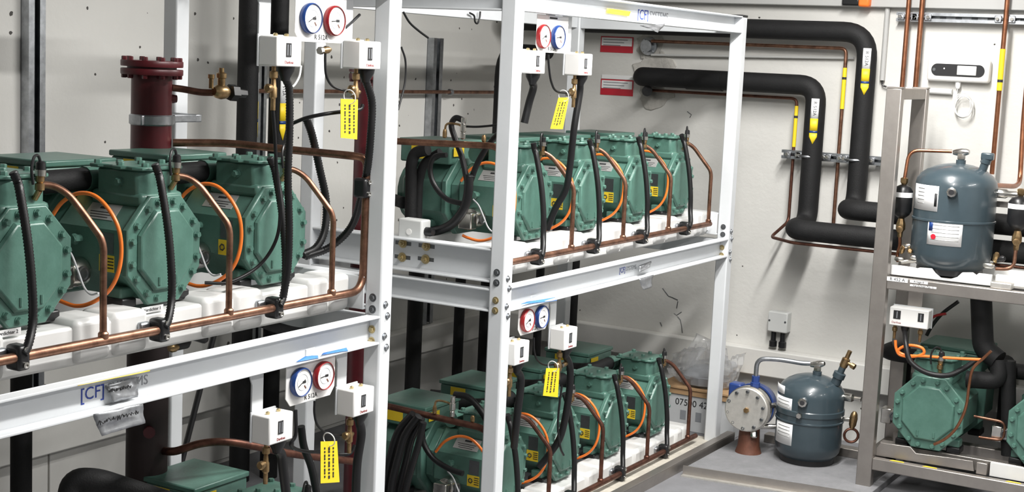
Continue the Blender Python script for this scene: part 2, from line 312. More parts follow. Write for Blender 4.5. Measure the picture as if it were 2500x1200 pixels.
# ------------------------------------------------------------ compressors (built once at the origin: end cover faces +X, base at z 0)
def octa(hw, k=.414): c = hw*k; return [(hw, -c), (hw, c), (c, hw), (-c, hw), (-hw, c), (-hw, -c), (-c, -hw), (c, -hw)]
def make_compressor():
    t = thing('compressor', 'tmp', 'compressor', (0, 0, 0)); G = 'green'; zc = .137
    body = MB(FX((-.255, 0, zc))); body.prism([(u*.97, v) for u, v in octa(.126)], 0, .24); b = obj('crankcase', body, G, t, bevel=.008)
    cv = MB(FX((-.02, 0, zc))); cv.prism([(u*.945, v) for u, v in octa(.137)], 0, .02); c = obj('end_cover', cv, G, t, bevel=.004)
    pn = MB(FX((0, 0, zc))); o1 = [(u*.94, v) for u, v in octa(.104)]; o2 = [(u*.94, v) for u, v in octa(.097)]; n = 8
    pn.add([(x, y, 0) for x, y in o1]+[(x, y, .012) for x, y in o2], [list(range(8))[::-1], list(range(8, 16))]+[(i, (i+1) % 8, 8+(i+1) % 8, 8+i) for i in range(8)])
    obj('cover_panel', pn, G, c, bevel=.003)
    for q in (-.03, .03): obj('plug', MB().cyl((.011, q, .05), (.011, q, .07), .005, n=8), G, c)
    o = [(u*.945, v) for u, v in octa(.121)]; first = None
    for i in range(8):
        (x0, y0), (x1, y1) = o[i], o[(i+1) % 8]
        for f in (.22, .78):
            u, v = x0+(x1-x0)*f, y0+(y1-y0)*f
            if first is None:
                m = MB(); m.lathe([(.0105, 0), (.0105, .002)], (0, 0, 0), (1, 0, 0), 12); m.hexn((.002, 0, 0), (1, 0, 0), .0085, .009)
                first = obj('bolt', m, G, c); first.location = (0, u, zc+v)
            else: like('bolt', first, Matrix.Translation((0, u, zc+v)), c)
    mo = MB(FX((-.5, 0, zc))); mo.prism(octa(.132), 0, .2); mo.prism([(x*.86, y*.86) for x, y in octa(.132)], .2, .25); obj('motor_housing', mo, G, t, bevel=.012)
    fl = MB(FX((-.315, 0, zc))); fl.prism(octa(.142), 0, .022); obj('flange', fl, G, t, bevel=.004)
    ec = MB(); ec.lathe([(.12, 0), (.115, .03), (.08, .05), (.03, .055)], (-.5, 0, zc), (-1, 0, 0), 20); obj('motor_cap', ec, G, t)
    # saddle and cylinder head
    sd = MB(); sd.box(-.185, -.01, -.074, .074, .245, .28); obj('head_saddle', sd, G, t, bevel=.01)
    hd = MB(); pl = [(-.165, -.072), (-.03, -.072), (-.015, -.05), (-.015, .05), (-.03, .072), (-.165, .072)]
    hd.prism(pl, .27, .336); h = obj('cylinder_head', hd, G, t, bevel=.006)
    tp = MB(); tp.prism([(-.18, -.085), (-.15, -.085), (-.14, -.075), (-.11, -.075), (-.1, -.086), (-.07, -.086), (-.06, -.076), (-.035, -.082), (-.012, -.07), (-.004, -.045), (-.01, -.02), (-.01, .02), (-.004, .045), (-.012, .07), (-.035, .082), (-.18, .085)], .336, .346)
    tpo = obj('head_plate', tp, G, h, bevel=.003)
    hb = None
    for (x, y) in ((-.165, -.07), (-.085, -.072), (-.02, -.052), (-.02, .052), (-.085, .072), (-.165, .07), (-.085, 0), (-.13, -.03)):
        if hb is None:
            m = MB(); m.hexn((0, 0, 0), (0, 0, 1), .0095, .009); hb = obj('bolt', m, G, h); hb.location = (x, y, .346)
        else: like('bolt', hb, Matrix.Translation((x, y, .346)), h)
    m = MB(); m.lathe([(.012, 0), (.012, .004)], (-.085, -.072, .305), (0, -1, 0), 14); m.hexn((-.085, -.076, .305), (0, -1, 0), .0095, .011); obj('plug', m, G, h)
    # terminal box
    tb = MB(); tb.box(-.52, -.3, -.118, .118, .255, .325); o_ = obj('terminal_box', tb, G, t, bevel=.006)
    tl = MB(); tl.box(-.525, -.295, -.123, .123, .325, .342); lid = obj('lid', tl, G, o_, bevel=.004)
    sk = MB(); sk.box(-.295-.0, -.2935, -.1, -.03, .285, .318); obj('warning_sticker', sk, 'yellowd', o_, smooth=0)
    sk = MB(); sk.box(-.47, -.4, -.1192, -.1182, .27, .32); obj('warning_sticker', sk, 'yellowd', o_, smooth=0)
    # suction valve and insulated stub, running towards -Y
    vb = MB(); vb.cyl((-.225, 0, .25), (-.225, 0, .315), .034, n=14); vb.cyl((-.225, -.02, .3), (-.225, -.06, .3), .032, n=14); obj('suction_valve', vb, G, t)
    si = MB(); si.tube(fillet([(-.225, -.03, .3), (-.225, -.25, .296), (-.44, -.25, .285), (-.57, -.25, .26), (-.57, -.25, -.05)], .1), .0295, 14); obj('suction_pipe', si, 'rubber', t)
    # nameplate on the upper slope, data plate and sticker on the flank
    s2 = math.sqrt(.5); nrm = Vector((0, -s2, s2)); up = Vector((0, s2, s2)); mid = Vector((-.13, -.0865, zc+.0895))
    Mn = Matrix((Vector((1, 0, 0)), up, nrm)).transposed().to_4x4(); Mn.translation = mid
    npb = obj('nameplate', MB(Mn).cb((0, 0, 0), (.105, .05, .0016)), 'plate', b, smooth=0)
    obj('logo_mark', MB(Mn).cb((0, .012, .001), (.03, .007, .0006)), 'ink', npb, smooth=0)
    for q in range(3): obj('text_line', MB(Mn).cb((0, -.002-q*.008, .001), (.08-.01*q, .0022, .0006)), 'ink', npb, smooth=0)
    F = FY((-.075, -.1222, zc))
    obj('data_plate', MB(F).cb((0, .018, 0), (.042, .052, .002)), 'steeld', b, smooth=0)
    ys = obj('warning_sticker', MB(F).cb((-.002, -.033, 0), (.052, .042, .0016)), 'yellowd', b, smooth=0)
    obj('symbol', MB(F).torus((-.014, -.033, .001), (0, 0, 1), .0085, .0022, 6, 4), 'ink', ys)
    for q in range(4): obj('text_line', MB(F).cb((.012, -.02-q*.008, .001), (.02, .003, .0006)), 'ink', ys, smooth=0)
    m = MB(); m.cyl((-.17, -.121, zc+.02), (-.17, -.15, zc+.02), .0105, n=10); m.hexn((-.17, -.135, zc+.02), (0, -1, 0), .014, .012); obj('plug', m, G, b)
    # oil regulator (nickel) on the flank
    rg = MB(); rg.lathe([(.02, 0), (.036, .004), (.038, .03), (.034, .05), (.02, .055)], (-.165, -.12, .075), (0, -1, 0), 22); r_ = obj('oil_regulator', rg, 'chrome', t)
    obj('regulator_block', MB().cb((-.165, -.192, .068), (.055, .04, .06)), 'chrome', r_, bevel=.004)
    obj('sight_glass', MB().lathe([(.02, 0), (.02, .006), (.015, .007), (.013, .004)], (-.1275, -.155, .075), (1, 0, 0), 16), 'steeld', r_)
    # feet
    for x in (-.06, -.4):
        for y in (-.095, .095):
            obj('foot', MB().cb((x, y, .006), (.07, .05, .026)), 'plast', t, bevel=.005)
            obj('foot_lug', MB().cb((x, y*.9, .03), (.05, .06, .03)), G, t, bevel=.005)
    # pressure sensor on the front corner of the head
    sb = MB(); sb.cyl((-.012, .03, .288), (.004, .03, .31), .007, n=10); sb.lathe([(.006, 0), (.011, .002), (.011, .016), (.007, .018), (.01, .022), (.01, .034)], (.004, .03, .308), (0, .05, 1), 12); s_ = obj('sensor', sb, 'brass', t)
    obj('sensor_collar', MB().lathe([(.013, 0), (.013, .014)], (.004, .032, .342), (0, .05, 1), 14), 'chrome', s_)
    sp = MB(); sp.lathe([(.0115, 0), (.0105, .016), (.006, .02)], (.004, .033, .356), (0, 0, 1), 12); sp.tube(spl([(.004, .033, .37), (.006, .024, .388), (.011, .008, .386), (.015, -.003, .36), (.017, .0, .325)]), .0035, 7); obj('sensor_plug', sp, 'plast', s_)
    return t
proto = make_compressor()
proto.location = (XO, YA[1], ZU)
CG = 'green compressors on the racks'
finish(proto, 'green compressor cut off by the left picture edge, upper shelf of the near rack', None, CG)
dup(proto, (XO, YA[2], ZU), label='green compressor with full octagonal cover on the upper shelf of the near rack', group=CG)
dup(proto, (XO, YA[3], ZU), label='green compressor behind two hanging black hoses beside the near rack post', group=CG)
for i, y in enumerate(YBu): dup(proto, (XO, y, ZU), label=['green compressor at the open end of the far rack, upper shelf, behind the white post', 'second green compressor from the white front post on the far rack upper shelf', 'third green compressor from the white front post on the far rack upper shelf', 'last green compressor on the far rack upper shelf, nearest the back wall'][i], group=CG, skip=() if i else ('suction_pipe',))
for i, y in enumerate(YBl): dup(proto, (XO-.01, y, ZL), label=['green compressor at the open end of the far rack, bottom shelf, behind the white post', 'second green compressor from the white front post on the far rack bottom shelf', 'third green compressor from the white front post on the far rack bottom shelf', 'last green compressor on the far rack bottom shelf, beside the carton'][i], group=CG, skip=() if i else ('suction_pipe',))
dup(proto, (XO, 3.275, ZL-.01), label='dusty green compressor at the bottom edge, bottom shelf of the near rack', group=CG)
# ------------------------------------------------------------ pipework on the racks
def piped(mb, pts, r, R=.05, n=10): mb.tube(fillet(pts, R), r, n); return mb
def hose(name, pts, r, mt, label, cat='hose', group=None, ridged=0, n=9, parent=None):
    p = spl(pts)
    if ridged:
        p = resample(p, ridged/2); rr = [r*(1.0 if i % 2 else .84) for i in range(len(p))]
    else: rr = r
    return obj(name, MB().tube(p, rr, n), mt, parent, smooth=60, label=label, cat=cat, group=group)
O1 = Vector((XO, YA[1], ZU)); O2 = Vector((XO, YA[2], ZU))
# shapes measured at the near compressors, used at every compressor
DROP = [PX(84, 449, -2.625)-O1, PX(132, 452, -2.60)-O1, PX(168, 474, -2.575)-O1, PX(205, 522, -2.545)-O1, PX(247, 580, -2.505)-O1, PX(253, 605, -2.5)-O1, PX(252, 700, -2.5)-O1, PX(252, 828, -2.5)-O1]
HOSE = [PX(378, 400, -2.566)-O2, PX(388, 424, -2.562)-O2, PX(394, 450, -2.55)-O2, PX(410, 550, -2.525)-O2, PX(419, 650, -2.51)-O2, PX(420, 725, -2.505)-O2, PX(413, 775, -2.49)-O2, PX(402, 800, -2.485)-O2]
lp = [(122, 535), (150, 495), (190, 472), (230, 477), (265, 510), (290, 560), (296, 620), (285, 675), (260, 715), (220, 740), (185, 746), (150, 735), (132, 726)]
LOOP = [PY(x, y, O2.y-.16-.035*abs(i-6)/6)-O2 for i, (x, y) in enumerate(lp)]
CABLE = [PY(x, y, O2.y-.2)-O2 for x, y in ((158, 600), (175, 622), (190, 660), (205, 700), (222, 718), (240, 715))]
HZ = (PX(50, 870, -2.5).z+PX(830, 720, -2.5).z)/2 - ZU            # header height above the compressor base
def clamp(parent, y, z, X=-2.5, bracket=True):
    c = obj('pipe_clamp', MB().box(X-.03, X+.016, y-.017, y+.017, z-.03, z+.028), 'plast', parent, bevel=.008)
    for dz in (-.017, .017): obj('bolt', MB().lathe([(.0075, 0), (.0075, .004), (.004, .0045), (.004, .002)], (X+.016, y+.002, z+dz), (1, 0, 0), 12), 'chrome', c)
    if bracket: obj('bracket', MB().box(X-.055, X-.02, y-.05, y-.015, z-.004, z+.02), 'galv', c, bevel=.006)
def manifold(label, centers, zb, y0, y1, extra, mt='copper', xo=0.):
    z = zb+HZ
    t = thing('copper_manifold', label, 'pipe', (-2.5, (y0+y1)/2, z), 'copper manifolds along the rack fronts')
    pts = [(-2.5, y0, z), (-2.5, y1, z)]
    obj('header', MB().tube(fillet(pts+extra, .06), .0118, 14), mt, t, smooth=60)
    for c in centers:
        o = Vector((XO, c, zb)); d = [o+p for p in DROP]; d[-1].z = z
        obj('branch', MB().tube(fillet(d, .03, 4), .0085, 12), mt, t, smooth=60)
        obj('joint', MB().lathe([(.0125, 0), (.0125, .012), (.0095, .016)], (-2.5, d[-1].y, z+.006), (0, 0, 1), 14), mt, t)
        clamp(t, c+HOSE[-1].y+.005, z)
    return t
zA = ZU+HZ
ext = [PX(880, 690, -2.5)]; ext = [Vector((-2.5, PX(889, 600, -2.5).y, zA)), Vector((-2.5, PX(892, 520, -2.5).y, PX(893, 385, -2.5).z)), PX(850, 379, -2.55), PX(715, 366, -2.78), PX(560, 349, -2.95), PX(422, 348, -3.07)]
mA = manifold('long copper pipe along the upper shelf of the near rack, rising to the red vessel', YA[1:], ZU, 1.75, 3.25, ext)
clamp(mA, PX(889, 458, -2.5).y, PX(889, 458, -2.5).z, -2.5, False)
yb = PX(1225, 357, -2.52).y
mB = manifold('copper pipe along the upper shelf of the far rack', YBu, ZU, 6.09, 4.32, [Vector((-2.5, yb, zA)), PX(1230, 357, -2.5), PX(975, 345, -2.93), PX(900, 340, -3.05)], 'copper')
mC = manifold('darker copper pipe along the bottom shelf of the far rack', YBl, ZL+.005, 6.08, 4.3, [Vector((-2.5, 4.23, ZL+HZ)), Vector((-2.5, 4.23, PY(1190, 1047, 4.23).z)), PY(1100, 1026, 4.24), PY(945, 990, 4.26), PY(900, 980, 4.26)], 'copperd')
GH = 'black hoses hanging in front of the compressors'; GO = 'orange oil hoses beside the compressors'
spots = [(YA[1], ZU, XO, 'at the left picture edge'), (YA[2], ZU, XO, 'of the near rack compressor with full octagonal cover'), (YA[3], ZU, XO, 'of the compressor beside the near rack post')]
spots += [(y, ZU, XO, n+', far rack upper shelf') for y, n in zip(YBu, ('of the post-side compressor', 'of the second compressor', 'of the third compressor', 'of the last compressor'))]
spots += [(y, ZL, XO-.01, n+', far rack bottom shelf') for y, n in zip(YBl, ('of the post-side compressor', 'of the second compressor', 'of the third compressor', 'of the last compressor'))]
for i, (y, z, x, n) in enumerate(spots):
    o = Vector((x, y, z))
    random.seed(40+i); j = Vector((0, random.uniform(-.006, .006), 0))
    hose('black_hose', [o+p+j*(1 if 0 < q < 7 else 0) for q, p in enumerate(HOSE)], .0108, 'hose', 'black hose in front '+n, 'hose', GH, ridged=.0075 if i < 3 else 0, n=10)
    if i != 0: hose('orange_hose', [o+p for p in LOOP], .0052, 'orange', 'orange hose loop on the flank '+n, 'hose', GO)
    if i in (1, 2, 3, 7): hose('grey_cable', [o+p for p in CABLE], .0028, 'greycable', 'thin grey cable below the oil regulator '+n, 'cable', 'grey regulator cables')
# stickers on the plinths
for k, (px, py) in enumerate(((372, 754), (18, 812))):
    q = PX(px, py, -2.5445)
    s_ = obj('shelf_label', MB(FX(q)).cb((0, 0, 0), (.075, .016, .0012)), 'paper', rackA, smooth=0)
    text('lettering', 'Verdichter 1' if k == 0 else 'Verdichter 2', .0115, FX(q) @ Matrix.Translation((0, 0, .0008)), 'ink', s_)
q = PX(1738, 541, -2.53)
s_ = obj('shelf_label', MB(FX((-2.532, q.y, q.z))).cb((0, 0, 0), (.1, .07, .0012)), 'paper', rackB, smooth=0)
for k in range(4): obj('text_line', MB(FX((-2.532, q.y, q.z))).cb((-.008, .024-k*.013, .0009), (.07-.012*(k % 2), .004, .0006)), 'logog', s_, smooth=0)
# ------------------------------------------------------------ beam logos, tapes
def logo(rk, px, py, h, X, full=True):
    q = PX(px, py, X)
    text('logo', '[CF]', h, FX(q), 'logo', rk, 'LEFT')
    text('logo', 'SYSTEMS', h*.82, FX(q) @ Matrix.Translation((h*2.0, h*.04, 0)), 'logog', rk, 'LEFT')
logo(rackA, 195, 966, .042, XF-.0375); logo(rackB, 1512, 661, .03, XF-.0375); logo(rackB, 1556, 36, .056, XF-.0375)
def sheet(name, pts, mt, label, cat, seed=0, amp=.006, n=8, group=None, thick=.0006):
    """a crumpled thin sheet spanning four corner points"""
    a, b, c, d = (Vector(p) for p in pts); vs = []; nn = (b-a).cross(d-a).normalized()
    for i in range(n+1):
        for j in range(n+1):
            u, v = i/n, j/n; p = a*(1-u)*(1-v)+b*u*(1-v)+c*u*v+d*(1-u)*v
            vs.append(p+nn*amp*(noise.noise(Vector((u*3.1+seed, v*3.3, seed*1.7)))*1.3+.4*noise.noise(Vector((u*7+seed, v*8, 3)))))
    m = MB().add(vs, [(i*(n+1)+j, (i+1)*(n+1)+j, (i+1)*(n+1)+j+1, i*(n+1)+j+1) for i in range(n) for j in range(n)])
    return obj(name, m, mt, smooth=60, label=label, cat=cat, group=group, solid=thick)
xf = XF-.025
t1 = sheet('duct_tape', [PX(258, 940, XF-.03), PX(342, 918, XF-.03), PX(335, 968, XF-.02), PX(275, 982, XF-.02)], 'tape', 'crumpled silver tape covering part of the logo on the near rack beam', 'tape', 1)
t2 = sheet('duct_tape', [PX(226, 1010, XF+.004), PX(347, 985, XF+.004), PX(354, 1032, XF+.012), PX(246, 1064, XF+.012)], 'tape', 'silver tape with handwriting hanging below the near rack beam', 'tape', 2)
def scrawl(parent, p0, p1, X, seed, h=.012):
    random.seed(seed); a, b = PX(*p0, X), PX(*p1, X); pts = []
    n = 34
    for i in range(n): pts.append(a.lerp(b, i/(n-1))+Vector((0, random.uniform(-.003, .003), (1 if i % 2 else -1)*random.uniform(.1, .5)*h)))
    obj('handwriting', MB().tube(spl(pts, 3), .0011, 5), 'ink', parent)
scrawl(t2, (238, 1033), (340, 1004), XF+.0165, 5); scrawl(t1, (268, 953), (320, 942), XF-.021, 6, .009)
sheet('yellow_tape', [PX(190, 941, XF+.001), PX(366, 905, XF+.001), PX(366, 900, XF-.004), PX(190, 936, XF-.004)], 'yellowd', 'yellow tape strip along the top edge of the near rack beam', 'tape', 3, .001)
for k, (a, b, c, d) in enumerate([((722, 883), (778, 873), (776, 866), (745, 869)), ((784, 866), (850, 855), (846, 848), (790, 860)), ((1270, 742), (1360, 733), (1355, 725), (1290, 735))]):
    sheet('blue_tape', [PX(*a, XF+.0015), PX(*b, XF+.0015), PX(*c, XF-.012), PX(*d, XF-.012)], 'tapeb', ['short blue tape strip on the near rack beam above the blue gauge', 'blue tape strip on the near rack beam right of the red gauge', 'blue tape scrap on the far rack beam above the red gauge'][k], 'tape', k+4, .001, 4)
sheet('duct_tape', [PX(1560, 648, XF-.02), PX(1590, 636, XF-.02), PX(1586, 652, XF-.008), PX(1562, 664, XF-.01)], 'tape', 'small silver tape over the logo on the far rack middle beam', 'tape', 8, .005)
sheet('duct_tape', [PX(1560, 680, XF+.003), PX(1595, 670, XF+.003), PX(1592, 700, XF+.008), PX(1570, 708, XF+.012)], 'tape', 'dark crumpled tape hanging below the far rack middle beam', 'tape', 9, .006)
sheet('yellow_tape', [PX(1482, 20, XF-.03), PX(1540, 28, XF-.03), PX(1536, 40, XF-.03), PX(1480, 32, XF-.03)], 'yellowd', 'yellow sticker on the far rack top beam beside the logo', 'sticker', 10, .0015)
sheet('duct_tape', [PX(1562, 62, XF+.003), PX(1625, 58, XF+.006), PX(1606, 80, XF+.006), PX(1590, 72, XF+.004)], 'tape', 'dark loose tape end under the logo of the far rack top beam', 'tape', 11, .006)
# ------------------------------------------------------------ gauges, pressure switches, valves, tags
XG = -2.462
def gauge(t, q, col, r=.041, ang=.4):
    F = FX(q)
    g = obj('gauge', MB(F).lathe([(r*.86, 0), (r, .003), (r*1.02, .009), (r, .016), (r*.93, .019), (r*.9, .011)], (0, 0, 0), (0, 0, 1), 32), col, t, smooth=50)
    obj('dial', MB(F).lathe([(r*.905, .01), (r*.905, .0145)], (0, 0, 0), (0, 0, 1), 32), 'face', g)
    obj('scale_ring', MB(F).torus((0, 0, .0147), (0, 0, 1), r*.55, .0006, 30, 4), 'logog', g)
    c, s = math.cos(ang), math.sin(ang)
    obj('needle', MB(F @ Matrix.Rotation(ang, 4, 'Z')).box(-r*.5, r*.32, -.001, .001, .015, .016), 'ink', g)
    obj('red_mark', MB(F @ Matrix.Rotation(-.9, 4, 'Z')).box(r*.3, r*.6, -.002, .002, .0147, .0152), 'rust', g)
    obj('dial_print', MB(F).box(r*.0, r*.35, -.0035, .0035, .0147, .0152), 'ink', g)
def gauge_panel(label, poly, g1, g2, c1, c2, txt, X=XG, clip=.012, r=.041, hdr=None):
    """poly: left, right, top, bottom pixel extents measured on the plate"""
    (lx, ly), (rx, ry), zt, zb = poly
    a, b = PX(lx, ly, X), PX(rx, ry, X); y0, y1 = a.y, b.y
    t = thing('gauge_panel', label, 'gauge panel', (X, (y0+y1)/2, zb), 'gauge panels')
    k = .02
    pl = [(y0, zt), (y0, zb+k*1.2), (y0+k, zb), (y1-k, zb), (y1, zb+k*1.2), (y1, zt)]
    obj('plate', MB(FX((X, 0, 0))).prism(pl, -.003, 0), 'box', t, bevel=.001)
    obj('hanger', MB().box(X-.02, X-.003, (y0+y1)/2-.02, (y0+y1)/2+.02, zt-.03, zt+.03), 'white', t, bevel=.002)
    gauge(t, PX(*g1, X+.016)-Vector((.016, 0, 0)), c1, r, .5); gauge(t, PX(*g2, X+.016)-Vector((.016, 0, 0)), c2, r, .1)
    text('lettering', txt, .019, FX((X+.0005, (y0+y1)/2, zb+.0135)), 'ink', t)
    if hdr: 
        l_ = obj('title_label', MB(FX((X, (y0+y1)/2, zt-.012))).cb((0, 0, .0006), (.07, .024, .0012)), 'paper', t, smooth=0)
        obj('text_line', MB(FX((X, (y0+y1)/2, zt-.012))).cb((0, .003, .0014), (.055, .006, .0006)), 'ink', l_, smooth=0)
    return t
zAp = PX(785, 104, XG).z
gauge_panel('white gauge panel with blue and red dials at the top of the near rack', ((721, 50), (845, 50), 1.90, zAp), (765, 45), (822, 51), 'blue', 'redp', 'R 512A', hdr=1)
gauge_panel('white gauge panel with blue and red dials below the near rack beam', ((699, 930), (817, 930), .89, PX(760, 977, XG).z), (740, 933), (795, 917), 'blue', 'redp', 'R 512A')
gauge_panel('shaded gauge panel with red then blue dial at the top of the far rack', ((1310, 90), (1386, 90), 1.90, PX(1345, 129, XG).z), (1331, 89), (1367, 91), 'redp', 'blue', 'R 512A', hdr=1)
gauge_panel('gauge panel with red then blue dial below the far rack middle beam', ((1266, 790), (1338, 790), .89, PX(1300, 811, XG).z), (1292, 782), (1327, 773), 'redp', 'blue', 'R 512A')
def brass_valve(t, p, X, L, stub=-1):
    """vertical brass body hanging from p"""
    p = Vector(p)
    m = MB(); m.lathe([(.006, 0), (.006, .012), (.011, .014), (.011, .03), (.006, .034), (.0075, L*.45), (.01, L*.5), (.01, L*.7), (.0065, L*.74), (.0065, L)], p, (0, 0, -1), 14)
    b = obj('brass_valve', m, 'brass', t)
    m = MB(); m.lathe([(.006, 0), (.006, .016), (.011, .018), (.012, .03), (.008, .034)], p-Vector((0, 0, L*.5)), (0.2, stub, 0), 12); obj('valve_cap', m, 'brass', b)
    return b
def switch(label, px, py, X, ztop, valve=True, W=.1, H=.078, D=.062, two=False, stripw=.046):
    q = PX(px, py, X); y, z = q.y, q.z
    t = thing('pressure_switch', label, 'pressure switch', (X-D/2, y, z-H/2), 'white pressure switches')
    c = obj('cover', MB().box(X-D, X, y-W/2, y+W/2, z-H/2, z+H/2), 'box', t, bevel=.004)
    obj('back_plate', MB().box(X-D-.006, X-D, y-W/2-.002, y+W/2+.002, z-H/2-.002, z+H/2+.004), 'white', t, bevel=.002)
    F = FX((X, y-.004, z+.004))
    w_ = obj('window', MB(F).cb((0, 0, .0005), (.021, .036, .002)), 'dark', c, smooth=0)
    for q_ in (-.005, .005): obj('scale', MB(F).cb((q_, 0, .0017), (.003, .028, .0006)), 'logog', w_, smooth=0)
    text('lettering', 'Danfoss', .011, FX((X+.0004, y-.001, z-.028)), 'redp', c)
    for q_ in (-.025, .02): obj('adjuster', MB().lathe([(.006, 0), (.006, .006), (.003, .008)], (X-D*.45, y+q_, z+H/2), (0, 0, 1), 10), 'zinc', t)
    if ztop: obj('hanger_strip', MB().box(X-D-.012, X-D-.006, y-stripw/2-.02, y+stripw/2-.02, z-H*.3, ztop), 'white', t, bevel=.001)
    if ztop:
        g = MB(FX((X-D-.006, 0, 0))); g.prism([(y-stripw/2-.04, ztop), (y-stripw/2-.02, ztop), (y-stripw/2-.02, ztop-.05)], -.004, 0); obj('gusset', g, 'white', t)
    obj('gland', MB().lathe([(.026, 0), (.024, .012), (.014, .03), (.012, .038)], (X-D*.5, y+.022, z-H/2), (0, 0, -1), 16), 'plast', t)
    if valve: brass_valve(t, (X-D*.5, y-.024, z-H/2), X, .115)
    return t, Vector((X-D*.5, y+.022, z-H/2-.03)), Vector((X-D*.5, y-.024, z-H/2-.115))
XS = -2.43
sA1 = switch('white pressure switch left of the upper gauge panel on the near rack', 707, 126, XS, 1.905)
sA2 = switch('white pressure switch beside the near rack post, right of the upper gauges', 905, 135, XS, 1.905)
sA3 = switch('white pressure switch below the near rack beam, left of the gauges', 687, 1045, XS, .895)
sA4 = switch('white pressure switch below the near rack beam, next to the post', 889, 980, XS, .895)
sB1 = switch('shaded pressure switch half hidden by the far rack front post, top', 1314, 152, XS, 1.905, valve=False)
sB2 = switch('shaded pressure switch right of the gauges at the top of the far rack', 1431, 158, XS, 1.905)
sB3 = switch('pressure switch half hidden by the far rack front post, below the middle beam', 1275, 861, XS, .895)
sB4 = switch('pressure switch above the bottom shelf compressors, right of the far rack gauges', 1394, 826, XS, .895)
GC = 'black conduits from the pressure switches'
hose('conduit', [sA1[1]]+[PX(x, y, X) for x, y, X in ((706, 220, -2.462), (707, 320, -2.46), (703, 430, -2.46), (706, 560, -2.462), (702, 660, -2.468), (690, 728, -2.475))], .0112, 'hose', 'ridged black conduit falling from the left upper switch of the near rack', 'conduit', GC, ridged=.0075, n=12)
hose('capillary_hose', [sA1[2]]+[PX(x, y, X) for x, y, X in ((671, 330, -2.462), (676, 430, -2.47), (684, 520, -2.48), (672, 590, -2.5), (630, 650, -2.53), (560, 688, -2.56), (500, 690, -2.6))], .0048, 'hose', 'thin black hose from the brass valve looping behind the near rack conduits', 'hose')
hose('conduit', [sA2[1]]+[PX(x, y, X) for x, y, X in ((908, 250, -2.462), (905, 330, -2.465), (897, 410, -2.49), (882, 480, -2.54), (858, 552, -2.6), (805, 603, -2.66), (742, 627, -2.7))], .0122, 'hose', 'black conduit from the switch beside the near rack post, curving down to the shelf', 'conduit', GC, ridged=.008, n=12)
hose('conduit', [PX(x, y, X) for x, y, X in ((748, 290, -2.72), (762, 330, -2.72), (780, 410, -2.71), (796, 490, -2.70), (793, 560, -2.69), (772, 604, -2.69), (738, 622, -2.7))], .0128, 'hose', 'black conduit bending behind the near rack copper riser', 'conduit', GC, ridged=.008, n=12)
hose('capillary_hose', [PX(x, y, X) for x, y, X in ((795, 112, -2.47), (794, 150, -2.47), (797, 185, -2.47), (812, 210, -2.47), (842, 221, -2.47), (872, 226, -2.465))], .0036, 'hose', 'thin black hose below the red gauge at the top of the near rack', 'hose')
hose('capillary_hose', [PX(x, y, X) for x, y, X in ((886, 255, -2.462), (880, 266, -2.464), (858, 270, -2.47), (800, 277, -2.5), (750, 287, -2.55), (716, 300, -2.6))], .0055, 'hose', 'thin black hose leaving the valve under the near rack post switch to the left', 'hose')
hose('white_cable', [PX(x, y, -2.47) for x, y in ((735, 160), (731, 185), (722, 203), (714, 212))], .003, 'pvc', 'short white cable under the left upper switch of the near rack', 'cable')
hose('conduit', [sA3[1]]+[PX(x, y, X) for x, y, X in ((687, 1110, -2.465), (692, 1150, -2.47), (700, 1215, -2.48))], .0135, 'hose', 'black conduit under the left lower switch of the near rack', 'conduit', GC, n=12)
hose('conduit', [sA4[1]]+[PX(x, y, X) for x, y, X in ((882, 1060, -2.465), (872, 1130, -2.47), (868, 1215, -2.48))], .0135, 'hose', 'black conduit under the lower switch beside the near rack post', 'conduit', GC, n=12)
hose('conduit', [PX(x, y, X) for x, y, X in ((735, 1040, -2.72), (742, 1090, -2.72), (760, 1140, -2.72), (775, 1215, -2.72))], .012, 'hose', 'black conduit behind the yellow tag below the near rack beam', 'conduit', GC, n=12)
hose('capillary_hose', [PX(x, y, X) for x, y, X in ((768, 978, -2.47), (768, 1010, -2.47), (776, 1038, -2.47), (800, 1058, -2.47), (828, 1061, -2.47), (856, 1062, -2.465))], .0036, 'hose', 'thin black hose below the lower red gauge of the near rack', 'hose')
hose('capillary_hose', [PX(x, y, X) for x, y, X in ((722, 1000, -2.47), (722, 1060, -2.47), (710, 1085, -2.48), (740, 1100, -2.5), (790, 1103, -2.5), (850, 1108, -2.47), (866, 1085, -2.462))], .005, 'hose', 'thin black hose below the lower blue gauge of the near rack', 'hose')
hose('conduit', [sB1[1]]+[PX(x, y, X) for x, y, X in ((1302, 215, -2.47), (1292, 250, -2.49), (1280, 300, -2.5))], .0135, 'hose', 'black conduit under the shaded switch half hidden by the far rack post', 'conduit', GC, n=12)
hose('conduit', [sB2[1]]+[PX(x, y, X) for x, y, X in ((1415, 230, -2.465), (1402, 310, -2.47), (1392, 400, -2.48), (1382, 460, -2.49), (1355, 510, -2.53), (1335, 560, -2.56))], .0128, 'hose', 'black conduit falling from the right upper switch of the far rack', 'conduit', GC, n=12)
hose('capillary_hose', [PX(x, y, -2.47) for x, y in ((1338, 133), (1341, 170), (1346, 200), (1358, 222), (1385, 227))], .004, 'hose', 'thin black hose below the red gauge at the top of the far rack', 'hose')
hose('conduit', [sB3[1]]+[PX(x, y, X) for x, y, X in ((1272, 930, -2.465), (1262, 1020, -2.47), (1255, 1090, -2.5))], .0135, 'hose', 'black conduit under the lower switch half hidden by the far rack post', 'conduit', GC, n=12)
hose('conduit', [sB4[1]]+[PX(x, y, X) for x, y, X in ((1392, 900, -2.465), (1388, 970, -2.47), (1370, 1060, -2.49), (1340, 1110, -2.53), (1315, 1140, -2.56))], .0135, 'hose', 'black conduit falling from the right lower switch of the far rack', 'conduit', GC, n=12)
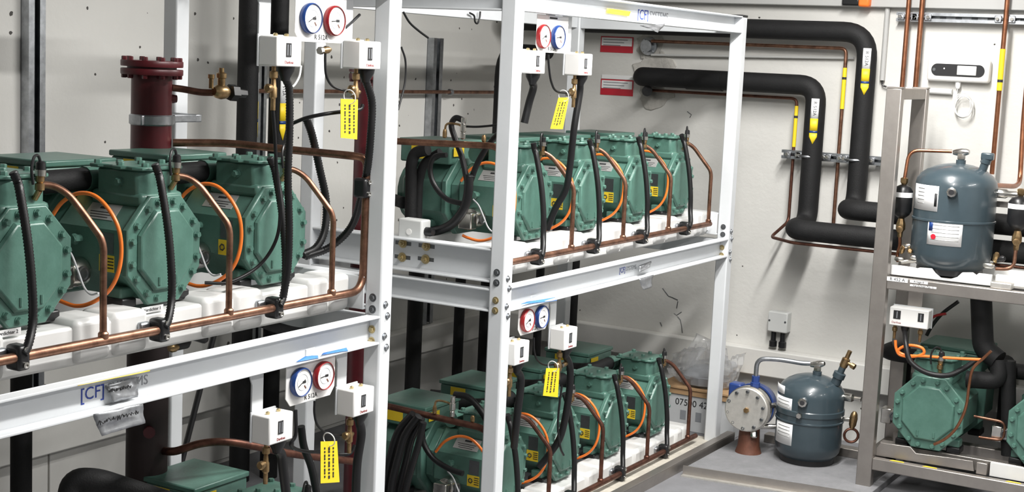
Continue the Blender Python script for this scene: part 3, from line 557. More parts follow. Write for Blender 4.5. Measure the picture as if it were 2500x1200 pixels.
hose('capillary_hose', [PX(x, y, -2.47) for x, y in ((1303, 824), (1304, 855), (1312, 878), (1330, 890), (1360, 888))], .0036, 'hose', 'thin black hose below the lower red gauge of the far rack', 'hose')
hose('capillary_hose', [PX(x, y, -2.48) for x, y in ((1372, 940), (1366, 985), (1362, 1040), (1368, 1090), (1376, 1110))], .0042, 'hose', 'thin black hose beside the right lower conduit of the far rack', 'hose')
def tee(p, lab):
    t = thing('brass_fitting', lab, 'fitting', p, 'brass fittings beside the switches')
    p = Vector(p)
    obj('tee_body', MB().lathe([(.0045, -.02), (.008, -.018), (.01, -.005), (.01, .008), (.0075, .014), (.005, .02)], p, (0, 1, .1), 12), 'brass', t)
    obj('union_nut', MB().hexn(p+Vector((0, -.03, -.003)), (0, 1, .1), .0105, .015), 'chrome', t)
    return t
tee(PX(868, 226, -2.465), 'brass tee under the upper switch beside the near rack post'); tee(PX(852, 1062, -2.465), 'brass tee under the lower switch beside the near rack post')
tee(PX(1378, 888, -2.465), 'brass tee above the yellow tag on the far rack bottom shelf'); tee(PX(1395, 227, -2.465), 'brass tee above the tilted yellow tag of the far rack')
tee(PX(796, 122, -2.47), 'small brass union directly under the upper near rack gauges')
def tag(corners, X, label):
    pts = [PX(*c, X) for c in corners]; c = sum(pts, Vector())/4
    t = thing('yellow_tag', label, 'tag', c, 'yellow warning tags')
    m = MB(); n = Vector((1, 0, 0))*.0012
    m.add([p for p in pts]+[p-n for p in pts], [(3, 2, 1, 0), (4, 5, 6, 7)]+[(i, (i+1) % 4, 4+(i+1) % 4, 4+i) for i in range(4)]); obj('card', m, 'yellow', t, smooth=0)
    a, b, d = pts[0], pts[1], pts[3]; u = (b-a); v = (d-a)
    for q in (.2, .45, .72):
        for k in range(9):
            s0 = .14+k*.085; L = .05 if (k*7+int(q*10)) % 4 else .075
            p = a+u*(q+.0)+v*s0+Vector((.0006, 0, 0)); e = a+u*q+v*(s0+L)+Vector((.0006, 0, 0)); w_ = u*(.075 if q != .45 else .1)
            m = MB(); m.add([p, p+w_, e+w_, e, *(x+Vector((.0004, 0, 0)) for x in (p, p+w_, e+w_, e))], [(0, 3, 2, 1), (4, 5, 6, 7), (0, 1, 5, 4), (1, 2, 6, 5), (2, 3, 7, 6), (3, 0, 4, 7)]); obj('lettering', m, 'ink', t, smooth=0)
    top = a+u*.5+v*.05
    obj('tie', MB().torus(top+Vector((0, 0, .012)), (0, 1, .2), .02, .0018, 18, 6), 'pvc', t)
tag(((832, 241), (874, 243), (872, 340), (832, 336)), -2.445, 'yellow tag hanging beside the near rack post under the upper switch')
tag(((783, 1077), (823, 1076), (829, 1176), (783, 1179)), -2.445, 'yellow tag hanging at the bottom edge below the near rack gauges')
tag(((1364, 238), (1389, 238), (1374, 315), (1344, 314)), -2.455, 'tilted yellow tag hanging below the shaded gauges of the far rack')
tag(((1334, 898), (1366, 898), (1362, 969), (1326, 965)), -2.445, 'yellow tag hanging above the bottom shelf compressors of the far rack')
# ------------------------------------------------------------ red vessels
def vessel(label, c, ztop, zbot, r=.06, ports=True):
    c = Vector((c[0], c[1], 0)); t = thing('red_vessel', label, 'vessel', (c.x, c.y, zbot), 'red oil vessels')
    obj('shell', MB().lathe([(r*.6, zbot-.012), (r*.9, zbot), (r, zbot+.02), (r, ztop-.03)], c, (0, 0, 1), 32), 'red', t, smooth=50)
    for k, z in enumerate((ztop-.036, ztop-.012)):
        f = obj('flange', MB().lathe([(r*1.5, z), (r*1.52, z+.003), (r*1.52, z+.016), (r*1.5, z+.018)], c, (0, 0, 1), 36), 'red', t)
        for i in range(10):
            a = 2*math.pi*i/10+.2; p = c+Vector((math.cos(a)*r*1.33, math.sin(a)*r*1.33, 0))
            obj('bolt', MB().hexn((p.x, p.y, z+.018 if k else z), (0, 0, 1 if k else -1), .0085, .011), 'red', f)
    obj('bolt_ring', MB().lathe([(r*1.2, ztop-.02), (r*1.2, ztop-.01)], c, (0, 0, 1), 24), 'red', t)
    if ports:
        obj('lower_sleeve', MB().lathe([(r*.7, zbot-.014), (r+.003, zbot-.004), (r+.003, 1.08)], c, (0, 0, 1), 32), 'sleeve', t, smooth=50)  # dark brown sleeve added to turn the lower shell nearly black
        zc = ztop-.185
        obj('band_clamp', MB().lathe([(r+.001, zc), (r+.005, zc+.004), (r+.005, zc+.028), (r+.001, zc+.032)], c, (0, 0, 1), 32), 'galv', t)
        obj('post_bracket', MB().box(XB+.02, c.x-.02, 3.446-.03, 3.444, zc+.004, zc+.028).box(c.x-.05, c.x-.02, c.y+.03, 3.42, zc+.004, zc+.028), 'galv', t, bevel=.003)
        for dy in (-.064, .064): obj('clamp_ear', MB().cb((c.x+.02, c.y+dy, zc+.016), (.02, .014, .03)), 'galv', t, bevel=.003)
        for z in (ztop-.105, ztop-.275): obj('port', MB().lathe([(.014, .05), (.014, .062), (.011, .075)], c+Vector((0, 0, z)), (.55, .83, 0), 14), 'red', t)
        obj('port', MB().lathe([(.017, .05), (.017, .07), (.021, .072), (.021, .085), (.015, .086), (.015, .097)], c+Vector((0, 0, ztop-.285)), (.75, -.66, 0), 16), 'red', t)
        obj('plug', MB().lathe([(.013, .09), (.013, .112), (.009, .113)], c+Vector((0, 0, ztop-.285)), (.75, -.66, 0), 14), 'rust', t)
        obj('port', MB().lathe([(.014, .05), (.014, .075), (.018, .077), (.018, .09)], c+Vector((0, 0, .58)), (.75, -.66, 0), 14), 'red', t)
    return t
vc = PX(370, 250, -3.12)
vessel('dark red flanged vessel with clamp band behind the near rack compressors', vc, 1.685, .4)
vc2 = PX(903, 250, -3.12)
vessel('dark red vessel mostly hidden behind the near rack post', vc2, PX(872, 168, -3.12).z, .013, .052, False)
# liquid line and valve on the first vessel
lv = thing('copper_line', 'short copper line with brass valve leaving the red vessel', 'pipe', PX(430, 216, -3.08))
obj('pipe', MB().tube(spl([PX(420, 214, -3.08), PX(450, 218, -3.06), PX(490, 225, -3.03), PX(525, 226, -3.0)]), .0105, 12), 'copperd', lv, smooth=60)
vp = PX(540, 224, -2.99)
obj('valve_body', MB().lathe([(.012, -.03), (.02, -.018), (.023, 0), (.02, .018), (.012, .03)], vp, (.1, 1, -.05), 16), 'brass', lv)
obj('valve_stem', MB().lathe([(.012, 0), (.012, .03), (.016, .032), (.016, .045), (.008, .05), (.008, .062)], vp+Vector((0, 0, .01)), (0, 0, 1), 14), 'brass', lv)
obj('valve_stem', MB().lathe([(.007, 0), (.007, .028), (.01, .03), (.01, .042)], vp+Vector((0, -.045, .01)), (0, 0, 1), 12), 'brass', lv)
obj('coupling', MB().lathe([(.02, .03), (.026, .033), (.026, .06), (.015, .063), (.013, .1)], vp, (.1, 1, -.05), 6), 'plast', lv)
# lower line from the vessel base
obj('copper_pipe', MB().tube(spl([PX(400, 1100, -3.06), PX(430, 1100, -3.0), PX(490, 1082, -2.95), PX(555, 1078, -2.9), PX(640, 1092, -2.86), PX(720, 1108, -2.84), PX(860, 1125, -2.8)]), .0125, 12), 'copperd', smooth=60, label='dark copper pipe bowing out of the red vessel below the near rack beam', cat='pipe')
# ------------------------------------------------------------ left wall: struts, risers, copper line
def strut(name, x0, x1, y, X, z0, z1, label, w=.041):
    c = PX((x0+x1)/2, y, X); t = thing(name, label, 'strut', (XW+.02, c.y, z0), 'wall struts')
    h = PX(x1, y, X).y-PX(x0, y, X).y
    Y0, Y1 = c.y-h/2, c.y+h/2
    obj('back', MB().box(XW, XW+.004, Y0, Y1, z0, z1), 'steeld', t)
    for a, b in ((Y0, Y0+.004), (Y1-.004, Y1)): obj('side', MB().box(XW+.004, XW+w, a, b, z0, z1), 'galv', t)
    for a, b in ((Y0+.004, Y0+h*.34), (Y1-h*.34, Y1-.004)): obj('lip', MB().box(XW+w-.004, XW+w, a, b, z0, z1), 'galv', t)
    return t
strut('wall_strut', 70, 111, 150, XW+.04, .4, 2.6, 'dark steel strut fixed upright to the wall at far left')
strut('wall_strut', 632, 653, 150, XW+.04, .4, 2.6, 'narrow grey steel strut between two black insulated pipes')
strut('wall_strut', 1058, 1081, 150, XW+.04, .4, PX(1070, 93, XW+.04).z, 'wall strut ending below the ceiling, seen between the two racks')
strut('wall_strut', 1312, 1330, 250, XW+.04, .4, 1.75, 'steel strut behind the far rack, left of the corner')
GI = 'black insulated risers along the left wall'
def riser(px, py, X, r, z0, z1, label, top=None):
    c = PX(px, py, X); pts = [Vector((c.x, c.y, z0)), Vector((c.x, c.y, z1))]
    if top: pts += [Vector((c.x, YW, z1))]
    p = fillet(pts, .13) if top else pts
    return obj('insulated_pipe', MB().tube(p, r, 20), 'rubber', smooth=60, label=label, cat='pipe', group=GI), c
_, c1 = riser(605, 200, -3.78, .041, .0, ZC, 'thick black insulated riser left of the narrow wall strut')
_, c2 = riser(678, 250, -3.72, .036, .0, ZC, 'black insulated riser right of the narrow wall strut')
def pipe_label(q, r, out, w, L, txt, label):
    """arrow label wrapped on a pipe, pointing down; q = centre on the pipe axis at the top of the label"""
    out = Vector(out).normalized(); side = Vector((0, 0, 1)).cross(out).normalized(); q = Vector(q)
    t = thing('pipe_label', label, 'label', q+out*r, 'arrow labels on pipes')
    def strip(name, z0, z1, mt, tip=False):
        n = 6; vs = []; fs = []; a = w/2/r; rr = r+.0012
        rows = [(z0, 1), (z1, .06 if tip else 1)]
        if tip: rows = [(z0, 1), (z0+(z1-z0)*.35, 1), (z1, .06)]
        for z, k in rows:
            for i in range(n+1):
                g = (-a+2*a*i/n)*k; vs.append(q+Vector((0, 0, z))+(out*math.cos(g)+side*math.sin(g))*rr)
        for j in range(len(rows)-1): fs += [(j*(n+1)+i, j*(n+1)+i+1, (j+1)*(n+1)+i+1, (j+1)*(n+1)+i) for i in range(n)]
        return obj(name, MB().add(vs, fs), mt, t, solid=.0006)
    strip('white_field', 0, -L*.44, 'paper'); strip('yellow_field', -L*.44, -L*.71, 'yellow'); strip('blue_field', -L*.71, -L*.76, 'blue'); strip('arrow_tip', -L*.76, -L, 'yellow', True)
    Mx = Matrix((Vector((0, 0, -1)), side, out)).transposed().to_4x4()
    if Mx.determinant() < 0: Mx = Matrix((Vector((0, 0, -1)), -side, out)).transposed().to_4x4()
    Mx.translation = q+out*(r+.0022)+Vector((0, 0, -L*.22))
    text('lettering', txt, w*.6, Mx, 'ink', t)
    return t
oc = CAM-Vector(c1); oc.z = 0
pipe_label((c1.x, c1.y, PX(605, 176, -3.78).z), .041, (.62, .78, 0), .03, .255, 'R 512A', 'yellow and white arrow label on the riser left of the narrow strut')
pipe_label((c2.x, c2.y, PX(685, 180, -3.72).z), .036, (.9, -.2, 0), .03, .26, 'R 512A', 'arrow label half hidden behind the hoses of the near rack')
riser(52, 1000, -3.4, .032, 0, .98, 'black insulated riser at the lower left picture edge')
riser(1012, 800, -3.42, .034, 0, 1.0, 'thick black insulated riser below the far rack end beams')
riser(1120, 800, -3.6, .025, 0, 1.0, 'second slim black riser seen below the far rack end beams')
riser(1183, 800, -3.62, .028, 0, 1.0, 'third black riser next to the far rack front post')
riser(1220, 300, -3.72, .036, 0, PX(1222, 122, -3.72).z, 'black insulated riser bending over behind the far rack front post', (.0, .3, 0))
riser(1400, 700, -3.42, .027, 0, .99, 'black riser behind the far rack above the bottom shelf switch')
riser(1318, 690, -3.3, .02, 0, .99, 'thin black riser under the far rack middle shelf near the front post')
wlp = thing('copper_line', 'thin copper line running along the left wall behind both racks', 'pipe', PX(1100, 222, XW+.06))
a_, b_ = PX(700, 224, XW+.05), PX(1400, 225, XW+.05); z_ = (a_.z+b_.z)/2
obj('pipe', MB().tube([(XW+.05, 4.62, z_), (XW+.05, YW-.01, z_)], .009, 10), 'copper', wlp)
for px in (1100, 760, 930):
    y = PX(px, 222, XW+.05).y; obj('clamp', MB().lathe([(.014, -.012), (.016, -.008), (.016, .008), (.014, .012)], (XW+.05, y, z_), (0, 1, 0), 14).cyl((XW+.05, y, z_), (XW, y, z_), .005, n=8), 'galv', wlp)
obj('flat_cable', MB().tube([PX(530, 785, -3.55), PX(440, 1140, -3.55), PX(440, 1140, -3.55)+(PX(440, 1140, -3.55)-PX(530, 785, -3.55))*(PX(440, 1140, -3.55).z/(PX(530, 785, -3.55).z-PX(440, 1140, -3.55).z))], .011, 8), 'plast', label='black cable slanting down behind the near rack beam', cat='cable')
vv = thing('shutoff_valve', 'black shut-off valve with brass neck hanging under the near rack plinth', 'valve', PX(440, 850, -2.9))
obj('body', MB().lathe([(.012, -.03), (.022, -.02), (.022, .02), (.012, .03)], PX(440, 835, -2.9), (.3, 1, .1), 12), 'plast', vv)
obj('handle', MB().tube(spl([PX(440, 830, -2.88), PX(470, 820, -2.87), PX(503, 828, -2.87)]), [.008]*8+[.014]*8+[.01], 10), 'plast', vv)
obj('neck', MB().lathe([(.009, 0), (.014, .008), (.014, .02), (.009, .03)], PX(412, 850, -2.9), (.3, 1, .1), 12), 'brass', vv)
obj('insulated_pipe', MB().tube(fillet([PX(160, 1290, -2.85), PX(178, 1172, -2.85), PX(235, 1172, -2.8), PX(420, 1232, -2.66)], .09), .034, 18), 'rubber', smooth=60, label='black insulated elbow at the bottom edge under the near rack', cat='pipe')
obj('insulated_pipe', MB().tube(spl([PX(640, 785, -2.6), PX(680, 800, -2.62), PX(740, 812, -2.7), PX(800, 805, -2.85)]), .016, 14), 'rubber', smooth=60, label='black insulated pipe passing under the near rack plinth beside the clamp', cat='pipe')
# ------------------------------------------------------------ open end of the far rack
jb = PY(1008, 556, 4.22)
t = thing('junction_box', 'light grey junction box on the end channel of the far rack', 'box', (jb.x, 4.24, jb.z-.035))
obj('body', MB().box(jb.x-.05, jb.x+.05, 4.2, 4.26, jb.z-.038, jb.z+.032), 'jbox', t, bevel=.006)
obj('screw', MB().lathe([(.011, 0), (.011, .003)], (jb.x-.002, 4.2, jb.z-.012), (0, -1, 0), 12), 'box', t)
obj('gland', MB().lathe([(.016, 0), (.016, .02), (.013, .03)], (jb.x+.05, 4.23, jb.z-.008), (1, 0, 0), 12), 'plast', t)
GE = 'black conduits at the open end of the far rack'
hose('conduit', [PY(x, y, 4.27) for x, y in ((1032, 567), (1070, 562), (1105, 545), (1132, 510), (1143, 470), (1145, 425))], .0165, 'hose', 'thick black conduit from the junction box up to the cable tie', 'conduit', GE, n=12)
hose('conduit', [PY(x, y, 4.27) for x, y in ((1140, 440), (1128, 385), (1110, 335), (1102, 305), (1112, 288), (1128, 292))], .0105, 'hose', 'black conduit hooking over the nickel sensor of the far rack', 'conduit', GE, n=12)
hose('conduit', [PY(x, y, 4.28) for x, y in ((1150, 440), (1165, 400), (1195, 350), (1235, 310))], .0105, 'hose', 'black conduit rising to the right behind the far rack front post', 'conduit', GE, n=12)
hose('conduit', [PY(x, y, 4.31) for x, y in ((1090, 378), (1062, 382), (1050, 410), (1060, 450), (1090, 485), (1130, 497))], .0095, 'hose', 'slim black conduit curving left of the tied bundle on the far rack', 'conduit', GE, n=12)
obj('cable_tie', MB().torus(PY(1146, 428, 4.275), (.1, 0, 1), .019, .0025), 'plast', label='black cable tie round the conduits at the far rack end', cat='cable tie')
for k, (pts, r, lab) in enumerate(((((1045, 365), (1012, 372), (1004, 400), (1002, 560)), .0215, 'black insulated pipe bending down left of the far rack end compressor'), (((1075, 372), (1035, 395), (1022, 440), (1018, 560)), .017, 'second black insulated pipe bending down at the far rack end'))):
    obj('insulated_pipe', MB().tube(fillet([PY(x, y, 4.36+.03*k) for x, y in pts], .08), r, 16), 'rubber', smooth=60, label=lab, cat='pipe', group=GE)
e_ = PY(985, 493, 4.4)
obj('insulated_pipe', MB().cyl(e_+Vector((.012, -.02, 0)), e_+Vector((-.15, .1, 0)), .022, n=18), 'rubber', smooth=60, label='round end of a black insulated pipe between the racks', cat='pipe')
def sensor_set(px, py, Y, lab):
    p = PY(px, py, Y); t = thing('pressure_sensor', lab, 'sensor', p, 'nickel sensors on copper lines')
    obj('body', MB().lathe([(.005, 0), (.009, .004), (.009, .02), (.006, .024), (.011, .028), (.011, .05), (.007, .054), (.009, .058), (.009, .075)], p, (0, 0, 1), 14), 'chrome', t)
    q = p+Vector((-.075, 0, .0)); obj('service_port', MB().lathe([(.005, 0), (.008, .003), (.008, .02), (.006, .03)], q, (0, 0, 1), 12), 'brass', t)
    obj('tube', MB().tube(spl([q+Vector((0, 0, .028)), q+Vector((.004, 0, .045)), q+Vector((.02, 0, .052)), q+Vector((.055, 0, .05)), p+Vector((-.008, 0, .045))]), .004, 8), 'brass', t)
    obj('cap', MB().lathe([(.005, 0), (.008, .004), (.008, .018), (.005, .024)], p+Vector((.085, .0, -.003)), (0, 0, 1), 12), 'brass', t)
sensor_set(1130, 340, 4.24, 'nickel sensor on the copper line at the far rack upper end')
sensor_set(1104, 1018, 4.24, 'nickel sensor on the copper line at the far rack bottom end')
hose('capillary_hose', [PY(x, y, 4.26) for x, y in ((1128, 308), (1170, 309), (1230, 303))], .004, 'hose', 'thin black hose level behind the far rack sensor', 'hose')
hose('conduit', [PY(x, y, 4.3) for x, y in ((1110, 962), (1140, 968), (1165, 990), (1190, 1030), (1205, 1080))], .012, 'hose', 'black conduit arching over the bottom shelf end compressor', 'conduit', GE, n=12)
hose('conduit', [PY(x, y, 4.3) for x, y in ((1030, 1050), (1036, 1085), (1060, 1120), (1100, 1145), (1130, 1155))], .0105, 'hose', 'black conduit curling down the flank of the bottom shelf end compressor', 'conduit', GE, n=12)
for k, pts in enumerate((((1010, 1010), (975, 1050), (955, 1110), (940, 1180), (935, 1260)), ((1022, 1015), (990, 1060), (972, 1120), (958, 1180), (950, 1260)), ((1030, 1020), (1005, 1070), (990, 1130), (975, 1190), (965, 1260)), ((1034, 1030), (1020, 1090), (1005, 1140), (990, 1200), (980, 1260)))):
    hose('cable', [PY(x, y, 4.22-.03*(k % 2)) for x, y in pts], .0155-.001*k, 'hose', ['leftmost', 'second from left', 'third from left', 'rightmost'][k]+' thick black cable drooping at the far rack bottom end', 'cable', 'black cables drooping between the racks', n=12)
obj('insulated_pipe', MB().tube([PX(1050, 965, -3.3), PX(1240, 985, -3.0)], .028, 16), 'rubber', smooth=60, label='level black insulated pipe behind the bottom shelf end compressor', cat='pipe')
obj('insulated_pipe', MB().tube([PX(1135, 915, -3.5), PX(1240, 920, -3.3)], .02, 16), 'rubber', smooth=60, label='short level pipe beside the slim risers under the far rack', cat='pipe')
hose('black_cable', [PX(x, y, -3.2) for x, y in ((985, 30), (1000, 55), (1022, 75), (1045, 92))], .0045, 'plast', 'thin black cable end sticking out under the far rack top beam', 'cable')
hose('black_cable', [PX(x, y, -2.5) for x, y in ((980, 115), (990, 150), (988, 205), (972, 268))], .0032, 'plast', 'thin black cable hanging behind the near rack post', 'cable')
hose('black_cable', [PX(x, y, X) for x, y, X in ((843, 68, -2.463), (858, 55, -2.49), (878, 36, -2.503))], .004, 'plast', 'short black cable between gauge panel and bracket on the near rack', 'cable')
ct = PX(1165, 42, -3.25)
hose('cable_tie', [ct+Vector((0, a*.05, b*.05)) for a, b in ((-1.2, .3), (-.5, .1), (-.3, -.4), (.1, -.5), (.4, 0), (.45, .5))], .004, 'plast', 'black tie looped on the far rack rear top beam', 'cable tie')
# ------------------------------------------------------------ back wall: big insulated pipes
YP = 6.58
def bigpipe(pts, r, label, R=.12):
    return obj('insulated_pipe', MB().tube(fillet(pts, R, 8), r, 24), 'rubber', smooth=60, label=label, cat='pipe', group='black insulated pipes on the back wall')
p0 = PY(1835, 75, YP); p1 = PY(2115, 79, YP); zt = p1.z
xv = PY(2108, 250, YP).x; zb1 = PY(2095, 505, YP-.0).z
bigpipe([(-3.9, YP, zt), (xv, YP, zt), (xv, YP, PY(2082, 508, YP).z), Vector((xv, 6.40, PY(2075, 512, 6.40).z)), Vector((-.4, 6.40, PY(2075, 512, 6.40).z))], .0455, 'upper black insulated pipe running across the back wall and down')
xv2 = PY(1988, 300, YP).x; z2 = PY(1960, 207, YP).z
w0 = PY(1585, 196, YW)
zz = PY(1960, 562, 6.36).z
bigpipe([(w0.x, YW-.001, z2), (w0.x, YP, z2), (xv2, YP, z2), (xv2, YP, PY(1968, 548, YP).z), Vector((xv2, 6.36, zz)), Vector((-.4, 6.36, zz))], .047, 'lower black insulated pipe leaving the wall and turning towards the steel stand', .085)
obj('insulation_sleeve', MB().tube([(PY(1678, 200, YP).x, YP, z2-.002), (PY(1765, 200, YP).x, YP, z2-.002)], .049, 24), 'rubber', smooth=60, label='thicker black sleeve on the lower insulated pipe behind the far rack', cat='pipe')
obj('insulated_pipe', MB().cyl(PY(1580, 222, YW+.02), PY(1580, 222, YP+.0), .026, n=18), 'rubber', label='small black pipe stub poking from the wall patch', cat='pipe')
pipe_label((xv, YP, PY(2115, 118, YP).z), .0455, (.28, -.96, 0), .036, .21, 'R 512A', 'yellow arrow label on the upper black pipe of the back wall')
pipe_label((xv2, YP, PY(1990, 240, YP).z), .047, (.28, -.96, 0), .036, .21, 'R 512A', 'yellow arrow label on the lower black pipe of the back wall')
# thin copper lines along the back wall
yc = 6.64
zc1 = PY(2060, 118, yc).z; x1 = PY(2062, 180, yc).x; zc2 = PY(1940, 240, yc).z; x2 = PY(1942, 300, yc).x
t = thing('copper_line', 'copper line below the upper black pipe, turning down with a yellow band', 'pipe', (x1, yc, 1.0), 'copper lines on the back wall')
obj('pipe', MB().tube(fillet([(PY(1590, 113, yc).x, yc, zc1), (x1, yc, zc1), (x1, yc, PY(2025, 560, yc).z)], .03), .0085, 12), 'copper', t, smooth=60)
obj('band', MB().lathe([(.0098, PY(2055, 165, yc).z), (.0098, PY(2045, 265, yc).z)], (x1, yc, 0), (0, 0, 1), 14), 'yellow', t)
obj('black_band', MB().lathe([(.0102, PY(2060, 188, yc).z), (.0102, PY(2060, 194, yc).z)], (x1, yc, 0), (0, 0, 1), 14), 'ink', t)
t = thing('copper_line', 'copper line below the lower black pipe, turning down with a yellow band', 'pipe', (x2, yc, 1.0), 'copper lines on the back wall')
zl = PY(1930, 590, 6.34).z
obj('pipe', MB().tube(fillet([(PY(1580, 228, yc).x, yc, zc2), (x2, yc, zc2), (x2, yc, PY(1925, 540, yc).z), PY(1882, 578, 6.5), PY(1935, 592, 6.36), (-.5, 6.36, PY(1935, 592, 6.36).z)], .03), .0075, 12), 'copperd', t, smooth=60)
obj('band', MB().lathe([(.0088, PY(1942, 258, yc).z), (.0088, PY(1937, 358, yc).z)], (x2, yc, 0), (0, 0, 1), 14), 'yellow', t)
obj('black_band', MB().lathe([(.0092, PY(1942, 282, yc).z), (.0092, PY(1942, 288, yc).z)], (x2, yc, 0), (0, 0, 1), 14), 'ink', t)
obj('steel_line', MB().tube([PY(1590, 134, 6.68), PY(2085, 142, 6.68)], .006, 8), 'gconduit', label='thin grey line along the back wall under the copper line', cat='pipe')
t = thing('wall_socket_flange', 'bolted steel flange on the wall where the copper line comes through', 'flange', PY(1590, 113, YW-.02))
q = PY(1587, 113, YW)
obj('collar', MB().lathe([(.045, 0), (.045, .02), (.03, .022), (.03, .05)], q, (0, -1, 0), 18), 'galv', t)
for a in range(4): obj('bolt', MB().hexn(q+Vector((.035*math.cos(a*1.57+.7), -.02, .035*math.sin(a*1.57+.7))), (0, -1, 0), .008, .008), 'galv', t)
def rail(x0, x1, y, Y, label, clamps, h=.041):
    a, b = PY(x0, y, Y), PY(x1, y, Y); z = a.z
    t = thing('mounting_rail', label, 'rail', ((a.x+b.x)/2, Y, z-h/2), 'slotted mounting rails')
    obj('back', MB().box(a.x, b.x, Y+.03, Y+.034, z-h/2, z+h/2), 'galv', t)
    for s in (z-h/2, z+h/2-.004): obj('flange', MB().box(a.x, b.x, Y-.0, Y+.03, s, s+.004), 'galv', t)
    for s in (z-h/2+.004, z+h/2-.014): obj('lip', MB().box(a.x, b.x, Y, Y+.003, s, s+.010), 'galv', t)
    obj('arm', MB().box(a.x+.02, a.x+.05, Y+.034, YW, z-.015, z+.015), 'galv', t); obj('arm', MB().box(b.x-.05, b.x-.02, Y+.034, YW, z-.015, z+.015), 'galv', t)
    n = 0; x = a.x+.05
    while x < b.x-.05: obj('slot', MB().box(x, x+.028, Y+.0285, Y+.0299, z-.006, z+.006), 'steeld', t); x += .07
    for cx, r in clamps:
        p = PY(cx, y, Y); c = obj('pipe_clamp', MB().torus((p.x, YP if r > .02 else yc, z), (0, 0, 1), r, .006, 24, 6), 'galv', t)
        for s in (-1, 1):
            obj('clamp_ear', MB().cb((p.x+s*(r+.016), Y-.004, z), (.03, .012, .03)), 'galv', c, bevel=.003)
            obj('bolt', MB().hexn((p.x+s*(r+.018), Y-.01, z), (0, -1, 0), .008, .012), 'chrome', c)
    return t
rail(1908, 2160, 375, 6.615, 'slotted steel rail clamping the two black pipes and copper lines', ((1938, .012), (1980, .0465), (2037, .012), (2096, .0475)))
rail(2188, 2620, 40, 6.64, 'slotted steel rail at the top right carrying bare copper pipes', ((2217, .013), (2251, .013), (2455, .013)))
def vpipe(px0, py0, px1, py1, Y, r, mt, label, bands=()):
    a, b = PY(px0, py0, Y), PY(px1, py1, Y); x = (a.x+b.x)/2
    t = thing('copper_pipe', label, 'pipe', (x, Y, b.z), 'bare copper pipes at top right')
    obj('pipe', MB().tube([(x, Y, ZC), (x, Y, b.z)], r, 14), mt, t)
    for y0, y1, m in bands: obj('band', MB().lathe([(r+.0015, PY(px0, y0, Y).z), (r+.0015, PY(px0, y1, Y).z)], (x, Y, 0), (0, 0, 1), 14), m, t)
vpipe(2221, -60, 2205, 213, 6.62, .0105, 'copperb', 'left one of two bare copper pipes ending at the steel stand')
vpipe(2256, -60, 2236, 213, 6.62, .0115, 'copperb', 'right one of two bare copper pipes ending at the steel stand')
vpipe(2462, -60, 2424, 425, 6.62, .0105, 'copperb', 'bare copper pipe with long yellow band right of the wall unit', ((120, 195, 'yellow'), (195, 202, 'ink'), (202, 222, 'yellow')))
t = thing('copper_pipe', 'bare copper pipe at the right picture edge bending to the tank', 'pipe', PY(2490, 440, 6.55), 'bare copper pipes at top right')
obj('pipe', MB().tube(fillet([Vector((PY(2498, 300, 6.62).x, 6.62, ZC)), PY(2498, 300, 6.62), PY(2490, 445, 6.6), PY(2478, 455, 6.45), PY(2430, 452, 6.2)], .05), .0105, 12), 'copperb', t, smooth=60)
# ------------------------------------------------------------ things fixed to the back wall
def sign(x0, y0, x1, y1, label, cap=False):
    a, b = PY(x0, y0, YW), PY(x1, y1, YW); t = thing('wall_sign', label, 'sign', ((a.x+b.x)/2, YW, b.z), 'red and white signs')
    obj('plate', MB().box(a.x, b.x, YW-.003, YW, b.z, a.z), 'redsign', t, smooth=0)
    h = a.z-b.z; f = obj('white_field', MB().box(a.x+.006, b.x-.006, YW-.0045, YW-.003, b.z+h*.42, a.z-.006), 'paper', t, smooth=0)
    for k in range(3): obj('text_line', MB().box(a.x+.016, b.x-.03-.02*k, YW-.0052, YW-.0045, a.z-.018-.014*k, a.z-.014-.014*k), 'logog', f, smooth=0)
    if cap: obj('white_strip', MB().box(a.x+.004, b.x+.002, YW-.004, YW, a.z+.002, a.z+.022), 'paper', t, smooth=0)
sign(1468, 88, 1545, 130, 'upper red and white sign on the back wall'); sign(1468, 192, 1545, 235, 'lower red and white sign with a white strip above it', True)
a, b = PY(2272, 145, YW), PY(2416, 203, YW)
t = thing('wall_controller', 'white wall unit with black oval panel above the steel stand', 'controller', ((a.x+b.x)/2, YW, b.z))
L_ = PY(2345, 172, YW); Wd, Hd = .275, .103
M_ = FY((L_.x, YW, L_.z))
obj('housing', MB(M_).cb((0, 0, .025), (Wd, Hd, .05)), 'box', t, bevel=.012)
ov = [(Wd*.42*math.copysign(1, math.cos(g))*.0+ (Wd*.33*(1 if math.cos(g) > 0 else -1)+.027*math.cos(g)), .027*math.sin(g)) for g in [2*math.pi*(i+.5)/28 for i in range(28)]]
pn = obj('black_panel', MB(M_).prism(ov, .05, .0535), 'dark', t)
obj('screen', MB(M_).cb((.04, 0, .056), (.085, .042, .006)), 'jbox', pn, bevel=.004)
obj('indicator', MB(M_).lathe([(.0035, .0535), (.0035, .055)], (-.06, .006, 0), (0, 0, 1), 10), 'paper', pn)
obj('button', MB(M_).lathe([(.007, .0535), (.007, .0548)], (-.105, 0, 0), (0, 0, 1), 12), 'steeld', pn)
obj('cable_gland', MB().lathe([(.012, 0), (.012, .02), (.008, .03)], (L_.x, YW-.025, L_.z-Hd/2), (0, 0, -1), 12), 'pvc', t)
pc = PY(2353, 255, YW-.03)
coil = [(L_.x, YW-.025, L_.z-Hd/2-.02), PY(2336, 232, YW-.03)]
for i in range(50):
    g = i/50*3*2*math.pi+2.2; coil.append(pc+Vector(((.038+.006*math.sin(g*.37))*math.cos(g), -.006*i/50*3-.002, (.052+.007*math.sin(g*.23+1))*math.sin(g)-.012*i/50)))
hose('coiled_cable', coil, .0021, 'pvc', 'coil of thin white cable hanging under the wall unit', 'cable')
